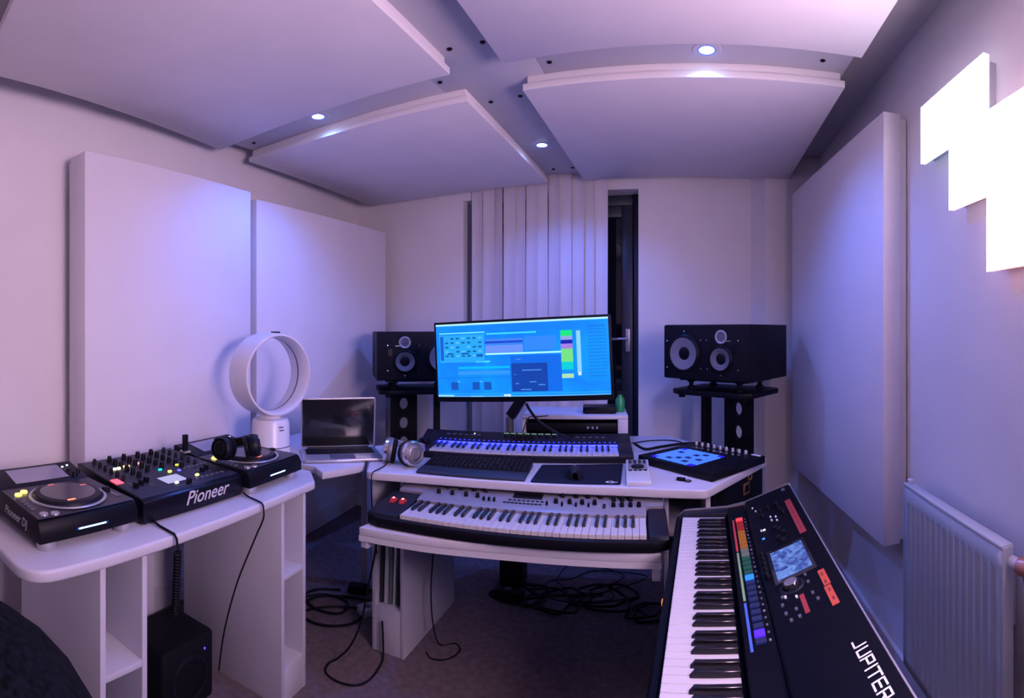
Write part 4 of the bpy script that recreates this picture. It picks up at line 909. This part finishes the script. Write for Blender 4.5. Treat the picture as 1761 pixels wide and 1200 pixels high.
for x_, y_, col, st in ((0.080,0.272,(1.0,0.8,0.45),4),(0.098,0.272,(1.0,0.85,0.5),5),(0.128,0.278,(1.0,0.6,0.15),4),(0.140,0.278,(1.0,0.65,0.2),4),(0.175,0.284,(1.0,0.3,0.25),3.5),(0.190,0.284,(1.0,0.12,0.15),3),
        (0.215,0.190,(0.0,0.7,0.55),1.6),(0.232,0.158,(1.0,0.85,0.05),4),(0.268,0.150,(0.06,0.06,1.0),2.4),(0.288,0.080,(1.0,0.8,0.1),4),(0.180,0.060,(1.0,0.7,0.4),3),(0.30,0.20,(0.5,0.5,0.05),1.2)):
    mled('lit_button', x_, y_, col, st)
gbm = MB().box(-0.007,0.007,-0.004,0.004,0,0.004).mesh('small_button', M_GREY)
for k in range(6): put('small_button', gbm, mx, (0.262+0.024*k, 0.055, mz(0.055)), (MS,0,0)); put('small_button', gbm, mx, (0.30+0.02*k, 0.160, mz(0.160)), (MS,0,0))
for x_, y_ in ((0.03,0.03),(XW-0.03,0.03),(0.03,XD-0.03),(XW-0.03,XD-0.03)): MB().cyl((x_,y_,0), 0.014, 0.006, n=12).build('foot', M_DARK, mx)
text_part('lettering', 'Pioneer', 0.060, mat('logo print', (0.55,0.54,0.58), 0.4), mx, (0.165, -0.0008, 0.028), (PI/2, 0, 0), 0.35, 0.0004, 0.0003, 1.0)
us = thing('antenna', 'small upright black antenna behind the right side of the mixer', 'antenna', (-1.672, 1.150, ZJ+0.104))
MB().prism(rounded([(-0.018,-0.016),(0.018,-0.016),(0.018,0.016),(-0.018,0.016)], 0.005, 3), 0, 0.006).build('foot', M_SILVER, us)
MB().box(-0.006, 0.006, -0.011, 0.011, 0.006, 0.068).build('blade', M_BLACK, us, bevel=0.002)
headphones('dj_headphones', 'black headphones lying between the mixer and the far media player', (-1.455, 1.235, ZJ+0.104), math.radians(70), M_BLACK, M_DARK, M_BLACK, 0.042)

# black subwoofer under the DJ desk
sb_ = thing('subwoofer', 'small black subwoofer with a blue light on the floor under the DJ desk', 'subwoofer', (-1.535, 1.185, 0), math.radians(187))
MB().prism(rounded([(0,0),(0.235,0),(0.235,0.245),(0,0.245)], 0.02, 4), 0.012, 0.255).build('cabinet', mat('subwoofer cloth', (0.004,0.004,0.007), 0.7, spec=0.2, bump=0.2, bscale=500), sb_, bevel=0.012)
MB().lathe([(0.07,0),(0.085,0),(0.082,0.005),(0.072,0.005)], (-0.0005,0.12,0.12), (-1,0,0), 30, closed=True).build('driver_ring', M_DARK, sb_)
MB().cyl((-0.001,0.05,0.205), 0.004, 0.003, (-1,0,0), 10).build('power_light', glow('sub blue', (0.05,0.05,1.0), 1.5), sb_)
for x_, y_ in ((0.03,0.03),(0.205,0.03),(0.03,0.215),(0.205,0.215)): MB().cyl((x_,y_,0), 0.015, 0.013, n=12).build('foot', M_DARK, sb_)

# dark beanbag near the camera's left
bg = thing('beanbag', 'black speckled beanbag at the lower left corner, before the DJ desk', 'beanbag', (-0.925, 0.06, 0))
pr = []
for i in range(19):
    a = PI*i/18; r = 0.40*math.sin(a)**0.75; z = 0.44-0.43*math.cos(a); pr.append((r*(1.0+0.10*(1-z)), z*0.98))
pr = [(r, max(0.0, z)) for r, z in pr]
bo = MB().lathe(pr, n=40).build('bag', mat('beanbag cloth', (0.004,0.005,0.009), 0.95, spec=0.1, noise=0.9, nscale=70, bump=0.6, bscale=60), bg)
for vtx in bo.data.vertices:
    x, y, z = vtx.co; q = 1+0.035*math.sin(5*math.atan2(y,x)+4*z)+0.02*math.sin(11*math.atan2(y,x)-7*z); vtx.co = (x*q, y*q, z)
MB().tube([(0.10*math.cos(2*PI*i/24), 0.10*math.sin(2*PI*i/24), 0.825) for i in range(24)], 0.006, 6, closed=True).build('top_seam', M_BLACK, bg)

# ------------------------------------------------------------------ cables and small things on the floor
def cable(label, pts, r=0.0035, k=8, mt=None, name='cable'):
    o = MB().tube(spline(pts, k), r, 7).build(name, mt or M_CABLE)
    return tag(o, label, 'cable')
coil = []
P0, P1 = Vector((-1.208,0.806,0.748)), Vector((-1.425,0.94,0.43))
N = 22*10
for i in range(N+1):
    t = i/N; c_ = P0.lerp(P1, t); c_.z -= 0.0*math.sin(PI*t); a = 2*PI*22*t
    coil.append(c_ + Vector((0.0088*math.cos(a), 0.0088*math.sin(a), 0)))
co = MB().tube([(-1.340,0.800,ZJ+0.012),(-1.300,0.802,ZJ+0.006),(-1.272,0.806,ZJ+0.004),(-1.226,0.806,ZJ+0.005),(-1.214,0.806,ZJ-0.004),(-1.209,0.806,ZJ-0.025)] + coil + [(-1.47,0.99,0.34),(-1.52,1.03,0.275)], 0.0036, 6).build('coiled_cable', M_CABLE)
tag(co, 'black coiled headphone cable hanging over the front of the DJ desk', 'cable')
cable('thin black cable running from the mixer down to the subwoofer', [(-1.375,1.19,ZJ+0.012),(-1.345,1.188,ZJ+0.006),(-1.290,1.183,ZJ+0.005),(-1.267,1.18,ZJ+0.002),(-1.261,1.18,ZJ-0.016),(-1.264,1.18,ZJ-0.05),(-1.30,1.175,0.66),(-1.40,1.18,0.47),(-1.48,1.19,0.27),(-1.525,1.20,0.10)], 0.003)
cable('short black cable beside the near pedestal of the DJ desk', [(-1.42,0.80,0.752),(-1.40,0.785,0.70),(-1.41,0.77,0.62),(-1.44,0.765,0.55)], 0.003)
cable('black cable hanging from the keyboard tray into a loose loop on the floor', [(-1.10,1.60,0.640),(-1.105,1.60,0.55),(-1.15,1.62,0.40),(-1.21,1.65,0.22),(-1.27,1.66,0.10),(-1.34,1.665,0.02),(-1.362,1.64,0.006),(-1.34,1.59,0.004),(-1.27,1.575,0.004),(-1.20,1.60,0.004),(-1.175,1.66,0.004),(-1.19,1.76,0.004),(-1.215,1.815,0.02),(-1.225,1.822,0.14)], 0.0042)
cable('thin headphone cable dropping over the left front edge of the desk', [(-1.225,1.88,ZD+0.02),(-1.215,1.83,ZD+0.004),(-1.203,1.765,ZD+0.004),(-1.200,1.712,ZD-0.004),(-1.195,1.70,0.72),(-1.20,1.72,0.60),(-1.21,1.76,0.45)], 0.0025)
cable('thick black cable from the monitor to the rack case', [(-0.735,2.245,1.03),(-0.72,2.25,1.0),(-0.68,2.26,0.95),(-0.60,2.27,0.90),(-0.54,2.285,0.875)], 0.0065)
cable('thin black lead looping along the top of the rack case', [(-0.80,2.39,0.87),(-0.765,2.37,0.945),(-0.72,2.40,0.948),(-0.69,2.45,0.945)], 0.0025)
cable('black cable curving over the back of the desk right of the blue-lit keyboard', [(-0.27,2.44,0.83),(-0.22,2.46,0.80),(-0.15,2.53,0.797),(-0.05,2.60,0.797),(0.02,2.62,0.795),(0.08,2.58,0.80),(0.12,2.62,0.74),(0.12,2.68,0.6)], 0.0065)
cable('thin black cable lying on the desk behind the pad controller', [(-0.30,2.58,0.80),(-0.22,2.68,0.793),(-0.12,2.70,0.793),(-0.06,2.66,0.793),(-0.03,2.58,0.793)], 0.003)
cable('thin cable hanging under the desk beside the left pedestal', [(-1.065,1.98,0.62),(-1.065,1.98,0.45),(-1.07,1.965,0.25),(-1.062,1.97,0.10),(-1.045,2.0,0.006),(-0.99,2.04,0.004),(-0.95,2.0,0.004),(-0.97,1.93,0.004),(-1.03,1.90,0.004),(-1.075,1.93,0.004)], 0.003)
cable('black cable in wide loops on the floor between the two desks', [(-1.75,1.75,0.006),(-1.66,1.95,0.006),(-1.50,2.05,0.006),(-1.46,1.93,0.006),(-1.56,1.82,0.012),(-1.70,1.83,0.012),(-1.74,1.98,0.016),(-1.62,2.10,0.010),(-1.48,2.14,0.006),(-1.40,2.08,0.006)], 0.006)
cable('second black cable coiled on the floor under the laptop table', [(-1.85,1.86,0.006),(-1.72,2.02,0.022),(-1.58,2.04,0.020),(-1.55,1.95,0.014),(-1.66,1.90,0.018),(-1.78,1.95,0.020),(-1.80,2.06,0.006),(-1.70,2.14,0.006)], 0.006)
ad = thing('power_adapter', 'black power adapter among the cables under the laptop table', 'power adapter', (-1.655, 2.14, 0), math.radians(20))
MB().box(0, 0.11, 0, 0.055, 0, 0.04).build('brick_body', M_BLACK, ad, bevel=0.006); MB().cyl((0.11,0.027,0.02), 0.006, 0.03, (1,0,0), 10).build('strain_relief', M_BLACK, ad)
st_ = thing('power_strip', 'white power strip on the floor beside the left desk pedestal', 'power strip', (-1.515, 2.03, 0), math.radians(60))
MB().box(0, 0.24, -0.075, 0.0, 0, 0.035).build('casing', M_DESK, st_, bevel=0.005)
sk = MB().cyl((0,0,0), 0.018, 0.0012, n=18).mesh('socket', M_GREY)
for k in range(4): put('socket', sk, st_, (0.04+0.054*k, -0.037, 0.0345))
tl = ['black cable heaped on the floor at the back of the desk, leftmost loops', 'black cable in a flat oval loop on the floor in the middle under the desk', 'black cable in a wide lazy curve on the floor under the desk\'s right half', 'black cable curled on the floor close to the right desk pedestal', 'thin black cable straggling behind the other floor cables under the desk']
cen = [(-0.88,2.55,0.16),(-0.66,2.52,0.17),(-0.42,2.60,0.19),(-0.20,2.50,0.12),(-0.55,2.72,0.30)]
for i, (cx, cy, rr) in enumerate(cen):
    pts = []
    for k in range(16):
        a = k*0.95+i; q = rr*(0.65+0.35*math.sin(k*1.7+i*2.1)); pts.append((cx+q*1.3*math.cos(a), cy+q*0.75*math.sin(a), 0.006+0.006*(k % 4)))
    o = MB().tube(spline(pts, 6), 0.006 if i < 4 else 0.003, 6).build('floor_cable', M_CABLE); tag(o, tl[i], 'cable')
ps = thing('power_brick', 'black power brick with cables on the floor at the back under the desk', 'power adapter', (-0.98, 2.46, 0), math.radians(8))
MB().box(0, 0.15, 0, 0.07, 0, 0.045).build('casing', M_BLACK, ps, bevel=0.006); MB().box(0.05, 0.085, 0.02, 0.05, 0.045, 0.0465).build('rating_label', M_GREY, ps)
bx = thing('amplifier_box', 'small black amplifier box on the floor behind the left desk pedestal', 'box', (-0.995, 2.58, 0), math.radians(5))
MB().box(0, 0.12, 0, 0.14, 0.006, 0.16).build('case', M_BLACK, bx, bevel=0.005); MB().box(0.01, 0.11, -0.002, 0.0, 0.02, 0.14).build('front_grille', M_DARK, bx)
for x_, y_ in ((0.02,0.02),(0.10,0.02),(0.02,0.12),(0.10,0.12)): MB().cyl((x_,y_,0), 0.01, 0.006, n=10).build('foot', M_DARK, bx)
